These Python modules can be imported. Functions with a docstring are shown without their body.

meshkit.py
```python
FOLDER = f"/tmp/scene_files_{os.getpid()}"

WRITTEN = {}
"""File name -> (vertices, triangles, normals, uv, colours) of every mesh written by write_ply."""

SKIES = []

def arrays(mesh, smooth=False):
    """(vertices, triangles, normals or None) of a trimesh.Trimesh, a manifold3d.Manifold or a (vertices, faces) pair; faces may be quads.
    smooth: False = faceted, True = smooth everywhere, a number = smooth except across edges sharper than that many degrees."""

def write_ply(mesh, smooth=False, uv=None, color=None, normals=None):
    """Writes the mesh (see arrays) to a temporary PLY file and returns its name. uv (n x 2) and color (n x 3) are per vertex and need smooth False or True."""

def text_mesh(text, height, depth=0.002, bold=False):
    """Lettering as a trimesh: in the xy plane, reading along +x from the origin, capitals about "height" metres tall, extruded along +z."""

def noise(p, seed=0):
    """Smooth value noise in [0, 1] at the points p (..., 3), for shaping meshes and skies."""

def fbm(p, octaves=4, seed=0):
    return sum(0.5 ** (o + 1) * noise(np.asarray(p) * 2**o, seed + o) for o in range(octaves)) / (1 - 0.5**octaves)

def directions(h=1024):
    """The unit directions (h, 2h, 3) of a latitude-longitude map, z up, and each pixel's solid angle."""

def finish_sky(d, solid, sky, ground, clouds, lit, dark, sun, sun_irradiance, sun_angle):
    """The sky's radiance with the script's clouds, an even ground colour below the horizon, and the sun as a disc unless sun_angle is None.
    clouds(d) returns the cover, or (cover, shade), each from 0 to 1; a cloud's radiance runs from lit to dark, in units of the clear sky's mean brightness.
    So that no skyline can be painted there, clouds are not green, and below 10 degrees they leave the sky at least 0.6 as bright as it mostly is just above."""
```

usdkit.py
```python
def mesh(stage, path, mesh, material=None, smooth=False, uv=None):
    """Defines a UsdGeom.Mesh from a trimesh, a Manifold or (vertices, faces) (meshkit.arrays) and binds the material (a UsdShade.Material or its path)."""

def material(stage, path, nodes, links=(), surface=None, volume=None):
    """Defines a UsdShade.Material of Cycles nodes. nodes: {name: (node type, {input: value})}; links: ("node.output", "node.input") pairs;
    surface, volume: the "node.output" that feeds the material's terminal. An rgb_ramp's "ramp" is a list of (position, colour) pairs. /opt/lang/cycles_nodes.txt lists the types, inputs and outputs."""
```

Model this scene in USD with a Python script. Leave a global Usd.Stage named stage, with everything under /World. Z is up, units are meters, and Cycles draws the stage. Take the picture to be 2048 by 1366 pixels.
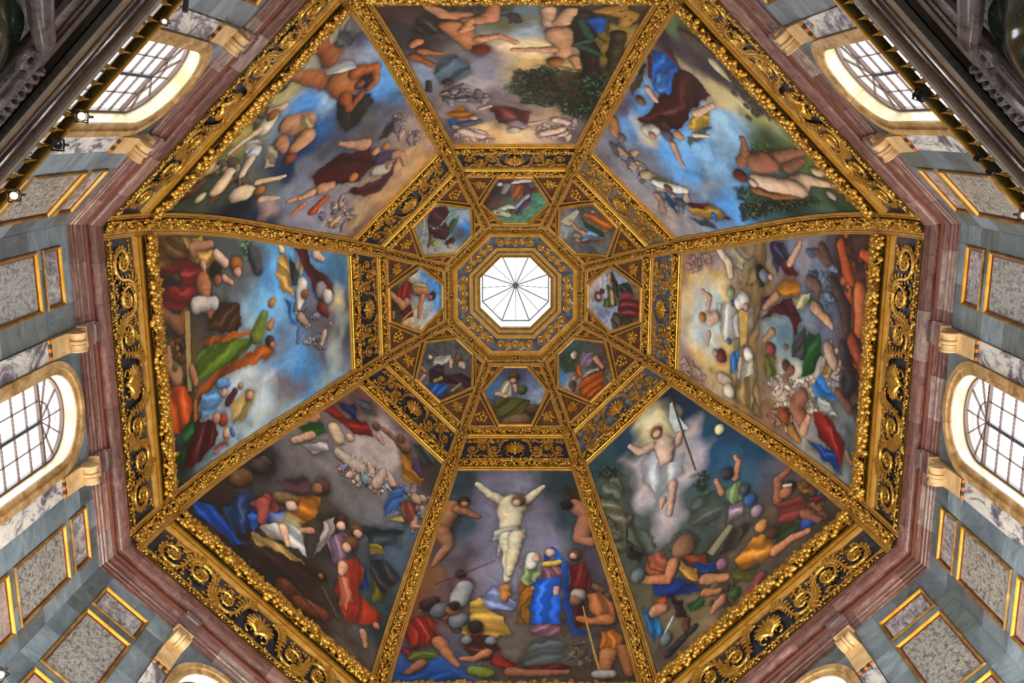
import math, random, numpy as np, trimesh, usdkit, meshkit
from pxr import Usd, UsdGeom, UsdLux, UsdShade, Gf, Sdf, Vt
from shapely.geometry import Polygon, box, Point
from shapely import affinity
from scipy.interpolate import PchipInterpolator

stage = Usd.Stage.CreateInMemory()
UsdGeom.SetStageUpAxis(stage, 'Z'); UsdGeom.SetStageMetersPerUnit(stage, 1.0)
UsdGeom.Xform.Define(stage, '/World'); UsdGeom.Scope.Define(stage, '/World/Looks')
EXPOSURE = 0.25     # stops
SKY = 1.9
GLOW = 0            # of a lit spotlight
LENS = 5
LEDGE_FILL = 600         # of an added fill light on the ledge
FLOOR_FILL = 260   # of an added fill light on the floor
PGAIN = 1.05
EYE = 1.6                      # the photographer's eye above the chapel floor; all heights below are above the eye, + EYE
PI8 = math.pi/8; T8 = math.tan(PI8)

# ---------------------------------------------------------------- camera (looks up into the dome, a little tilted)
cam = UsdGeom.Camera.Define(stage, '/World/camera')
_f, _tilt, _roll = 1972.37, 0.21449032, -0.00836941
_F = np.array([math.sin(_roll)*math.cos(_tilt), math.sin(_tilt), math.cos(_roll)*math.cos(_tilt)]); _F /= np.linalg.norm(_F)
_X = np.array([1.0, 7.03e-5, 0]); _X = _X - _F*(_X@_F); _X /= np.linalg.norm(_X)
_U = -np.cross(_F, _X)
cam.AddTransformOp().Set(Gf.Matrix4d(*_X, 0, *_U, 0, *(-_F), 0, 0.25305, -8.76273, EYE, 1))
cam.CreateHorizontalApertureAttr(36.0); cam.CreateFocalLengthAttr(36.0*_f/2048)
cam.CreateClippingRangeAttr(Gf.Vec2f(0.1, 500))
cam.CreateExposureAttr(EXPOSURE)

# ---------------------------------------------------------------- sky: bright overcast daylight through the windows and the lantern
sky = UsdLux.DomeLight.Define(stage, '/World/sky')
sky.CreateIntensityAttr(SKY); sky.CreateColorAttr(Gf.Vec3f(0.93, 0.97, 1.0))

# ================================================================ helpers
_used = {}
def numbered(parent, name):
    k = (parent, name); n = _used.get(k, 0); _used[k] = n+1
    return f'{parent}/{name}' if n == 0 else f'{parent}/{name}_{n:03d}'
def tag(o, label=None, cat=None, group=None, kind=None):
    p = o if isinstance(o, Usd.Prim) else o.GetPrim()
    for k, v in (('label', label), ('category', cat), ('group', group), ('kind', kind)):
        if v: p.SetCustomDataByKey(k, v)
    return p
def thing(name, label, cat=None, loc=(0, 0, 0), group=None, kind=None):
    x = UsdGeom.Xform.Define(stage, numbered('/World', name))
    if any(loc): x.AddTranslateOp().Set(Gf.Vec3d(*map(float, loc)))
    return tag(x, label, cat, group, kind)
_loc = {}
def obj(name, mesh, m, parent=None, smooth=False, label=None, kind=None, color=None):
    root = '/World' if parent is None else str(parent.GetPath())
    v, f = mesh if isinstance(mesh, tuple) else (np.asarray(mesh.vertices), np.asarray(mesh.faces))
    v = np.asarray(v, float)
    if parent is not None:      # geometry is written in world metres; take off the thing's own base point
        top = '/'.join(str(parent.GetPath()).split('/')[:3]); px = UsdGeom.Xformable(stage.GetPrimAtPath(top)).GetLocalTransformation()
        v = v - np.array(px.ExtractTranslation())
    g = usdkit.mesh(stage, numbered(root, name), (v, f), M[m], smooth)
    if color is not None:
        pv = UsdGeom.PrimvarsAPI(g).CreatePrimvar('paint', Sdf.ValueTypeNames.Color3fArray, 'vertex'); pv.Set(Vt.Vec3fArray.FromNumpy(color.astype(np.float32)))
    return tag(g, label, None, None, kind)
def cat(parts):
    vs, fs, n = [], [], 0
    for v, f in parts:
        v = np.asarray(v, float); f = np.asarray(f, int)
        if f.shape[1] == 4: f = np.vstack([f[:, [0, 1, 2]], f[:, [0, 2, 3]]])
        vs.append(v); fs.append(f+n); n += len(v)
    return np.vstack(vs), np.vstack(fs)
def scatter(tv, tf, pos, ex, ey, ez):
    """copies of a template joined: vertex = pos + x*ex + y*ey + z*ez, arrays (n,3)"""
    tv = np.asarray(tv, float); n = len(pos)
    V = pos[:, None] + tv[None, :, :1]*ex[:, None] + tv[None, :, 1:2]*ey[:, None] + tv[None, :, 2:]*ez[:, None]
    F = (np.asarray(tf)[None] + (np.arange(n)*len(tv))[:, None, None]).reshape(-1, 3)
    return V.reshape(-1, 3), F
def tube(pts, r, n=6, cap=True):
    pts = np.asarray(pts, float); r = np.broadcast_to(r, len(pts))
    t = np.gradient(pts, axis=0); t /= np.linalg.norm(t, axis=1)[:, None]+1e-12
    ref = np.array([0, 0, 1.0]) if abs(t[:, 2]).max() < .95 else np.array([1.0, .2, .1])
    x = np.cross(t, ref); x /= np.linalg.norm(x, axis=1)[:, None]+1e-12; y = np.cross(x, t)
    a = np.arange(n)/n*2*np.pi
    V = (pts[:, None] + r[:, None, None]*(np.cos(a)[None, :, None]*x[:, None] + np.sin(a)[None, :, None]*y[:, None])).reshape(-1, 3)
    i = np.arange(len(pts)-1)[:, None]*n; j = np.arange(n)[None]
    q = np.stack([i+j, i+(j+1) % n, i+n+(j+1) % n, i+n+j], -1).reshape(-1, 4)
    F = np.vstack([q[:, [0, 1, 2]], q[:, [0, 2, 3]]])
    if cap:
        V = np.vstack([V, pts[:1], pts[-1:]]); a0 = len(V)-2; m = (len(pts)-1)*n
        F = np.vstack([F, [[a0, (k+1) % n, k] for k in range(n)], [[a0+1, m+k, m+(k+1) % n] for k in range(n)]])
    return V, F
def lathe(prof, n=16):
    """profile (r, z) about z"""
    p = np.asarray(prof, float); a = np.arange(n)/n*2*np.pi
    V = np.stack([p[:, None, 0]*np.cos(a), p[:, None, 0]*np.sin(a), np.broadcast_to(p[:, None, 1], (len(p), n))], -1).reshape(-1, 3)
    i = np.arange(len(p)-1)[:, None]*n; j = np.arange(n)[None]
    q = np.stack([i+j, i+(j+1) % n, i+n+(j+1) % n, i+n+j], -1).reshape(-1, 4)
    return V, np.vstack([q[:, [0, 1, 2]], q[:, [0, 2, 3]]])
def frame_to(mesh, o, x, y, z):
    v, f = mesh; v = np.asarray(v); return np.asarray(o) + v[:, :1]*np.asarray(x) + v[:, 1:2]*np.asarray(y) + v[:, 2:]*np.asarray(z), f
def boxm(x0, x1, y0, y1, z0, z1):
    b = trimesh.creation.box(bounds=[[x0, y0, z0], [x1, y1, z1]]); return np.array(b.vertices), np.array(b.faces)

# octagon faces, k = 0..7 (E, SE, S, SW, W, NW, N, NE; x is right in the photo, y is down in it)
SIDE = ['east', 'southeast', 'south', 'southwest', 'west', 'northwest', 'north', 'northeast']
WHERE = ['right', 'lower right', 'bottom', 'lower left', 'left', 'upper left', 'top', 'upper right']
def nrm(k): t = k*math.pi/4; return np.array([math.cos(t), math.sin(t), 0]), np.array([-math.sin(t), math.cos(t), 0])
def wallpt(k, s, h, a):
    n, e = nrm(k); s, h, a = np.broadcast_arrays(*(np.asarray(q, float) for q in (s, h, a)))
    return a[..., None]*n + s[..., None]*e + (h[..., None]+EYE)*np.array([0, 0, 1.0])
def slab(k, poly, a0, a1):
    """a prism over the polygon (s, h) on wall k between apothems a0 < a1"""
    m = trimesh.creation.extrude_polygon(poly, a1-a0, engine='earcut')
    v = np.array(m.vertices); return wallpt(k, v[:, 0], v[:, 1], a0+v[:, 2]), np.array(m.faces)
def sweep_s(k, prof, lim, close=True):
    """profile [(a, h)] swept along s on wall k; lim(a, h) gives (s0, s1)"""
    p = list(prof); n = len(p)
    L = np.array([lim(a, h)[0] for a, h in p]); R = np.array([lim(a, h)[1] for a, h in p]); a = np.array([q[0] for q in p]); h = np.array([q[1] for q in p])
    V = np.vstack([wallpt(k, L, h, a), wallpt(k, R, h, a)])
    F = [[i, (i+1) % n, n+(i+1) % n] for i in range(n if close else n-1)] + [[i, n+(i+1) % n, n+i] for i in range(n if close else n-1)]
    if close:
        cap = trimesh.creation.triangulate_polygon(Polygon(p), engine='earcut')
        pts = np.asarray(cap[0]); idx = [int(np.argmin(((np.array(p)-q)**2).sum(1))) for q in pts]
        for t in cap[1]:
            t = [idx[i] for i in t]; F.append(t); F.append([n+i for i in t[::-1]])
    return V, np.array(F)
# dome section: apothem over height, and the length v along it (v = 0 at the stone cornice)
_hs = [32.44, 34, 35.7, 37, 38.3, 40, 41.2, 42.6, 44.2, 47.05, 48.67, 51.76]
_as = [13.53, 13.38, 13.11, 12.82, 12.45, 11.78, 11.15, 10.3, 9.33, 7.7, 6.55, 3.5]
_A0 = PchipInterpolator(_hs, _as)
_H = np.linspace(31, 53.2, 5000)
_A = np.where(_H < 32.44, 13.53, np.where(_H > 51.76, 3.5-(_H-51.76)*.987, _A0(np.clip(_H, 32.44, 51.76))))
_V = np.r_[0, np.cumsum(np.hypot(np.diff(_H), np.diff(_A)))]; _V -= np.interp(32.44, _H, _V)
_ta = np.gradient(_A, _V); _th = np.gradient(_H, _V)
_ker = np.ones(161)/161
_ta = np.convolve(np.pad(_ta, 80, 'edge'), _ker, 'valid'); _th = np.convolve(np.pad(_th, 80, 'edge'), _ker, 'valid')
def sec(v, d=0.0):
    """(apothem, height) of the dome at length v, d metres into the room"""
    a, h, ta, th = (np.interp(v, _V, q) for q in (_A, _H, _ta, _th)); n = np.hypot(ta, th)
    return a - d*th/n, h + d*ta/n
def half(v, d=0.0): return sec(v, d)[0]*T8
def dome(k, s, v, d=0.0):
    a, h = sec(v, d); return wallpt(k, s, h, a)
def dome_corner(c, o, v, d=0.0):
    """points about the corner between faces c and c+1: o < 0 lies on face c, o > 0 on face c+1"""
    hw = half(v, d); o = np.asarray(o, float)
    return np.where((o < 0)[..., None], dome(c, hw+np.minimum(o, 0), v, d), dome((c+1) % 8, -hw+np.maximum(o, 0), v, d))
def ring_bar(k, prof, off=0.0):
    """closed profile [(v, d)] along face k, mitred at the corners (off: kept back from the corner)"""
    n = len(prof); v = np.array([p[0] for p in prof], float); d = np.array([p[1] for p in prof], float); hw = half(v, d)-off
    P = np.vstack([dome(k, -hw, v, d), dome(k, hw, v, d)])
    F = [[i, (i+1) % n, n+(i+1) % n] for i in range(n)] + [[i, n+(i+1) % n, n+i] for i in range(n)]
    F += [[0, i+1, i] for i in range(1, n-1)] + [[n, n+i, n+i+1] for i in range(1, n-1)]
    return P, np.array(F)
def rib_bar(c, side, prof, v0, v1, n=40):
    """closed profile [(offset from the corner, d)] along the corner c on one side (-1: face c, +1: face c+1)"""
    vs = np.linspace(v0, v1, n); m = len(prof); o = np.array([p[0] for p in prof])*side; d = np.array([p[1] for p in prof])
    k = c if side < 0 else (c+1) % 8
    VV, DD = np.meshgrid(vs, d, indexing='ij'); OO = np.broadcast_to(o, VV.shape)
    S = (half(VV, DD)+OO) if side < 0 else (-half(VV, DD)+OO)
    P = dome(k, S, VV, DD).reshape(-1, 3)
    i = np.arange(n-1)[:, None]*m; j = np.arange(m)[None]
    q = np.stack([i+j, i+(j+1) % m, i+m+(j+1) % m, i+m+j], -1).reshape(-1, 4)
    F = np.vstack([q[:, [0, 1, 2]], q[:, [0, 2, 3]], [[0, a, a+1] for a in range(1, m-1)], [[(n-1)*m, (n-1)*m+a+1, (n-1)*m+a] for a in range(1, m-1)]])
    return P, F
def flat_bar(fn, pts, w, prof=((-.5, 0), (-.5, .6), (-.25, 1), (.25, 1), (.5, .6), (.5, 0)), hgt=.07, closed=True):
    """a moulding of width w along a polyline in flat (s, v), mapped by fn(s, v, d)"""
    pts = np.asarray(pts, float); n = len(pts); out = []
    for i in range(n if closed else n-1):
        p, q = pts[i], pts[(i+1) % n]; t = (q-p)/np.linalg.norm(q-p); nn = np.array([-t[1], t[0]])
        def mit(a, b, c):     # mitre direction at b
            u = (b-a)/np.linalg.norm(b-a); w2 = (c-b)/np.linalg.norm(c-b); m = np.array([-u[1], u[0]])+np.array([-w2[1], w2[0]]); m /= np.linalg.norm(m); return m/max(.35, m@nn)
        m0 = mit(pts[i-1], p, q) if closed or i > 0 else nn
        m1 = mit(p, q, pts[(i+2) % n]) if closed or i < n-2 else nn
        k = 6; rows = []
        for x in np.linspace(0, 1, k):
            c0 = p+(q-p)*x; mm = m0+(m1-m0)*x
            for o, d in prof: rows.append((*(c0+mm*o*w), d*hgt))
        R = np.array(rows); P = fn(R[:, 0], R[:, 1], R[:, 2]); m = len(prof)
        ii = np.arange(k-1)[:, None]*m; j = np.arange(m)[None]
        qd = np.stack([ii+j, ii+(j+1) % m, ii+m+(j+1) % m, ii+m+j], -1).reshape(-1, 4)
        F = np.vstack([qd[:, [0, 1, 2]], qd[:, [0, 2, 3]], [[0, a, a+1] for a in range(1, m-1)], [[(k-1)*m, (k-1)*m+a+1, (k-1)*m+a] for a in range(1, m-1)]])
        out.append((P, F))
    return out
# ================================================================ materials
M = {}
def lin(h): c = np.array([int(h[i:i+2], 16) for i in (0, 2, 4)])/255.; return tuple(np.where(c <= .04045, c/12.92, ((c+.055)/1.055)**2.4))
def plain(name, c, rough=.5, metal=0.0, **kw):
    M[name] = usdkit.material(stage, '/World/Looks/'+name, {'p': ('principled_bsdf', dict(base_color=lin(c) if isinstance(c, str) else c, roughness=rough, metallic=metal, **kw))}, surface='p.BSDF')
def stone(name, stops, scale=1.0, stretch=(1, 1, 1), rough=.35, vein=None, detail=6, dist=.6, bump=.0, seed=0.0, rotate=(0, 0, 0), nrough=.6):
    """a polished marble: noise over the position in the room through a colour ramp; vein = (colour, scale, width) adds a net of veins"""
    N = {'g': ('geometry', {}), 'm': ('mapping', dict(scale=stretch, location=(seed, seed*.7, seed*1.3), rotation=rotate)),
         'n': ('noise_texture', dict(scale=scale, detail=detail, roughness=nrough, distortion=dist)), 'r': ('rgb_ramp', {'ramp': [(p, lin(c)) for p, c in stops]}),
         'p': ('principled_bsdf', dict(roughness=rough))}
    L = [('g.position', 'm.vector'), ('m.vector', 'n.vector'), ('n.fac', 'r.fac')]
    last = 'r.color'
    if vein:
        vc, vs, vw = vein[:3]; vs_ = vein[3] if len(vein) > 3 else .7
        N.update({'n2': ('noise_texture', dict(scale=vs*.8, detail=6, roughness=.65, distortion=.8)), 'ad': ('mix', dict(mix_type='add', fac=.7)), 'v': ('voronoi_texture', dict(feature='distance_to_edge', scale=vs)),
                  'vr': ('map_range', dict(from_min=0.0, from_max=vw, to_min=vs_, to_max=0.0, clamp=True)), 'mx': ('mix', dict(color2=lin(vc)))})
        L += [('m.vector', 'n2.vector'), ('m.vector', 'ad.color1'), ('n2.color', 'ad.color2'), ('ad.color', 'v.vector'), ('v.distance', 'vr.value'), ('vr.result', 'mx.fac'), (last, 'mx.color1')]
        last = 'mx.color'
    L.append((last, 'p.base_color'))
    if bump:
        N['b'] = ('bump', dict(strength=bump, distance=.02)); L += [('n.fac', 'b.height'), ('b.normal', 'p.normal')]
    M[name] = usdkit.material(stage, '/World/Looks/'+name, N, L, surface='p.BSDF')
# grey-blue bardiglio slabs in four tones, cut with the grain this way and that
stone('bardiglio_light', [(.25, '586670'), (.45, '72818c'), (.6, '82929d'), (.8, 'aab6c0')], 1.3, (1, 1, 2.2), .3, seed=1)
stone('bardiglio_mid', [(.25, '4e5b64'), (.5, '66747f'), (.65, '74828c'), (.85, 'a0acb4')], 1.1, (2, 1, 1), .3, seed=5, rotate=(.5, .4, 0))
stone('bardiglio_dark', [(.3, '3e474c'), (.5, '525d64'), (.65, '606b72'), (.85, '909a9c')], 1.2, (1, 2, 1), .3, seed=9, rotate=(.2, .7, .3))
stone('bardiglio_green', [(.3, '464f50'), (.5, '5e696a'), (.7, '6e7a7a'), (.85, '98a29e')], 1.4, (1, 1, 2), .3, seed=13, rotate=(.6, 0, .5))
stone('breccia_grey', [(.34, '44454a'), (.44, '767675'), (.51, 'a0a09b'), (.58, 'b4b1a8'), (.66, '868385'), (.76, '66636a')], 8.5, (1, 1, .8), .3, vein=('3c3a42', 7.5, .16, .5), seed=3, detail=8, nrough=.7)
stone('breccia_violet', [(.36, '46424c'), (.46, '747078'), (.54, '9a969c'), (.64, 'c4c0bc')], 4.5, (1, 1, .7), .3, vein=('d8d4d0', 4, .10, .35), seed=7, detail=8, nrough=.7)
stone('breccia_rose', [(.3, '5c4a4c'), (.45, '8a7674'), (.6, 'a49690'), (.75, '6c585a')], 4, (1, 1, .7), .3, vein=('b8b0aa', 5, .05, .5), seed=8, detail=8, nrough=.7)
stone('paonazzo', [(.41, '56525f'), (.47, '86828f'), (.515, 'cfcdc8'), (.7, 'e2e0d6')], 1.2, (1, 1, .55), .3, vein=('8a8690', 2.2, .06, .3), seed=11, detail=9, nrough=.72, dist=1.5)
stone('rosso', [(.35, '3c1a16'), (.5, '5e2a22'), (.62, '7a3a2c'), (.75, 'b08a78')], 9, rough=.35, seed=2)
stone('giallo_lit', [(.3, 'c07a18'), (.5, 'dc9c30'), (.75, 'ecb850')], 1.5, (1, 1, 1), .3, seed=2)
stone('giallo_trim', [(.3, '5c421c'), (.5, '7e5e2c'), (.62, '9a763c'), (.8, 'b8965c')], 2.2, rough=.35, seed=4, vein=('7a5c34', 2.5, .03, .4))
stone('giallo_window', [(.3, '7a5c34'), (.45, 'a07e4c'), (.56, 'b8966a'), (.68, 'c8aa7c'), (.8, '8a6c44')], 1.8, rough=.35, seed=6, vein=('6c5438', 1.7, .03, .45))
stone('white_reveal', [(.3, 'bca468'), (.5, 'd2c49c'), (.7, 'dcd2b4')], .8, rough=.35, seed=5, vein=('c4b898', 1.2, .03, .4))
stone('travertine', [(.3, 'a88658'), (.5, 'c4a274'), (.7, 'd6b888')], 1.6, (1, 1, 2), .45, seed=3, bump=.1)
plain('shell_carving', 'b08c5e', .5); plain('guttae_orange', 'b86a20', .4); plain('guttae_dark', '2c2a28', .5)
for i, (a, b, c, d) in enumerate([('4c302c', '6a4742', '82605a', 'b09a92'), ('42281f', '5c3c36', '74524b', '9c857e'), ('5a3c35', '7a574e', '94756b', 'c0aca0'), ('564440', '806a64', '98857e', 'c6bab0')]):
    stone(f'porphyry_{i}', [(.3, a), (.48, b), (.62, c), (.8, d)], 1.6, (1, 1, 4), .32, seed=20+3*i, detail=9, nrough=.68, dist=1.2)
plain('porphyry_groove', '6a3320', .5)
stone('maroon_gloss', [(.3, '1c1210'), (.5, '2e1e1c'), (.7, '402c28')], 5, rough=.14, seed=2)
stone('stone_fillet', [(.3, '6a5c54'), (.6, '84766c')], 3, rough=.4, seed=2)
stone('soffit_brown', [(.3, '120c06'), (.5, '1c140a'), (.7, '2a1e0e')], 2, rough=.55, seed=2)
stone('scroll_stone', [(.32, '2c2628'), (.44, '544c50'), (.55, '6e6668'), (.66, '4e4040'), (.8, '7a4634')], 1.6, rough=.22, seed=2, dist=1.4)
stone('verde', [(.38, '08120f'), (.5, '10241d'), (.62, '173229'), (.74, '7fa08c')], 2.2, rough=.1, seed=4, detail=9, nrough=.7, dist=2.2)
def gold(name, c0, c1, rough, metal=.7):
    N = {'g': ('geometry', {}), 'n': ('noise_texture', dict(scale=3.0, detail=5, roughness=.65)), 'r': ('rgb_ramp', {'ramp': [(.35, lin(c0)), (.65, lin(c1))]}),
         'p': ('principled_bsdf', dict(roughness=rough, metallic=metal))}
    M[name] = usdkit.material(stage, '/World/Looks/'+name, N, [('g.position', 'n.vector'), ('n.fac', 'r.fac'), ('r.color', 'p.base_color')], surface='p.BSDF')
gold('gold', 'c08c2e', 'e2b658', .28, .8)
gold('gold_flat', 'ba883a', 'd4a658', .42, .4)
gold('gold_worn', 'a8854a', 'c4a66c', .5, .45)
gold('gold_bright', 'd09426', 'e8b64e', .28, .75)
gold('brass', '94742a', 'b8963e', .3, .8)
stone('lapis', [(.3, '12151f'), (.5, '1c222e'), (.65, '2a3444'), (.8, '5c6c80')], 3, rough=.4, seed=2)
stone('lapis_pale', [(.3, '2e3544'), (.5, '465062'), (.65, '6a7688'), (.8, '98a4b0')], 3, rough=.45, seed=6)
stone('lapis_worn', [(.3, '4e463c'), (.5, '6c6050'), (.65, '7a7468'), (.8, '9a968c')], 3, rough=.5, seed=8)
stone('brown_field', [(.3, '3c2414'), (.5, '55351e'), (.7, '6a4626')], 3, rough=.5, seed=2)
gold('brass_and_shade', '3c300c', '564618', .4, .6)  # brass of the handrail; also stands for shade behind garlands and in grooves
plain('gap_shade', '2e1e0c', .7)  # dark brown standing for the shade between fruits and leaves on the ribs
plain('meander_dark', '241f18', .5)
plain('dome_backing', '6a5a3a', .8); plain('wall_core', '6a6a66', .8); plain('floor_grey', '8a8078', .4)
stone('floor_marble', [(.3, '8a7a6c'), (.5, 'b0a494'), (.7, 'c4bcae')], .6, rough=.3, seed=2)
plain('frame_brown', '4c342a', .5); plain('iron_dark', '3a3c40', .5); plain('lantern_white', 'e8e6e0', .6); plain('lamp_black', '14161a', .4); plain('cable_black', '101010', .6); plain('lead_grey', '5a6064', .5)
M['lamp_lens'] = usdkit.material(stage, '/World/Looks/lamp_lens', {'e': ('emission', dict(color=(1.0, .5, .2), strength=LENS))}, surface='e.emission')
plain('lens_off', '20262a', .15)
M['pane'] = usdkit.material(stage, '/World/Looks/pane', {'t': ('transparent_bsdf', dict(color=(.97, .98, 1.0))), 'g': ('glossy_bsdf', dict(roughness=.05, color=(.9, .9, .9))), 'm': ('mix_closure', dict(fac=.04))},
    [('t.BSDF', 'm.closure1'), ('g.BSDF', 'm.closure2')], surface='m.closure')
M['frosted'] = usdkit.material(stage, '/World/Looks/frosted', {'t': ('transparent_bsdf', {}), 'd': ('translucent_bsdf', dict(color=(.75, .88, .92))), 'm': ('mix_closure', dict(fac=.75))}, [('t.BSDF', 'm.closure1'), ('d.BSDF', 'm.closure2')], surface='m.closure')
M['painting'] = usdkit.material(stage, '/World/Looks/painting', {'a': ('attribute', dict(attribute='paint')), 'g': ('geometry', {}), 'n': ('noise_texture', dict(scale=5.0, detail=6, roughness=.7)),
    'r': ('map_range', dict(from_min=.25, from_max=.75, to_min=.88, to_max=1.1)), 'm': ('vector_math', dict(math_type='scale')), 'p': ('principled_bsdf', dict(roughness=.55))},
    [('g.position', 'n.vector'), ('n.fac', 'r.value'), ('a.color', 'm.vector1'), ('r.result', 'm.scale'), ('m.vector', 'p.base_color')], surface='p.BSDF')
# ================================================================ the setting: drum walls
R = random.Random(7)
BAR = ['bardiglio_light', 'bardiglio_light', 'bardiglio_mid', 'bardiglio_mid', 'bardiglio_dark', 'bardiglio_green']
WC = 28.87                                             # height of the window arch's centre
SILL = 22.3
def stadium(r, s0=SILL, wc=WC, n=28):
    a = np.linspace(0, math.pi, n); return Polygon([(-r, s0), (r, s0)] + [(r*math.cos(t), wc+r*math.sin(t)) for t in a])
def rows(y0, y1, brk): b = [y0]+[q for q in brk if y0+.25 < q < y1-.25]+[y1]; return list(zip(b[:-1], b[1:]))
def mirror(s0, s1, sg): return (s0, s1) if sg > 0 else (-s1, -s0)
def rect_frame(k, s0, s1, h0, h1, prof, a_face):
    """four mitred mouldings round a rectangle; prof [(inset, proud)]"""
    out = []
    c = [(s0, h0), (s1, h0), (s1, h1), (s0, h1)]; ins = [(1, 1), (-1, 1), (-1, -1), (1, -1)]
    for i in range(4):
        j = (i+1) % 4; V = []
        for q, sg in ((c[i], ins[i]), (c[j], ins[j])):
            for w, d in prof: V.append(wallpt(k, q[0]+sg[0]*w, q[1]+sg[1]*w, a_face-d))
        n = len(prof); F = [[a, (a+1) % n, n+(a+1) % n] for a in range(n)]+[[a, n+(a+1) % n, n+a] for a in range(n)]
        F += [[0, a+1, a] for a in range(1, n-1)]+[[n, n+a, n+a+1] for a in range(1, n-1)]
        out.append((np.array(V), np.array(F)))
    return out
PANEL_PROF = [(0, 0), (0, .05), (.03, .075), (.075, .06), (.10, .03), (.10, 0)]
wall_text = ['at the right edge of the photo', 'in the lower right corner of the photo', 'under the bottom edge of the photo', 'in the lower left corner of the photo',
             'at the left edge of the photo', 'behind the railing at the upper left', 'beyond the top edge of the photo', 'behind the railing at the upper right']
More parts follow.
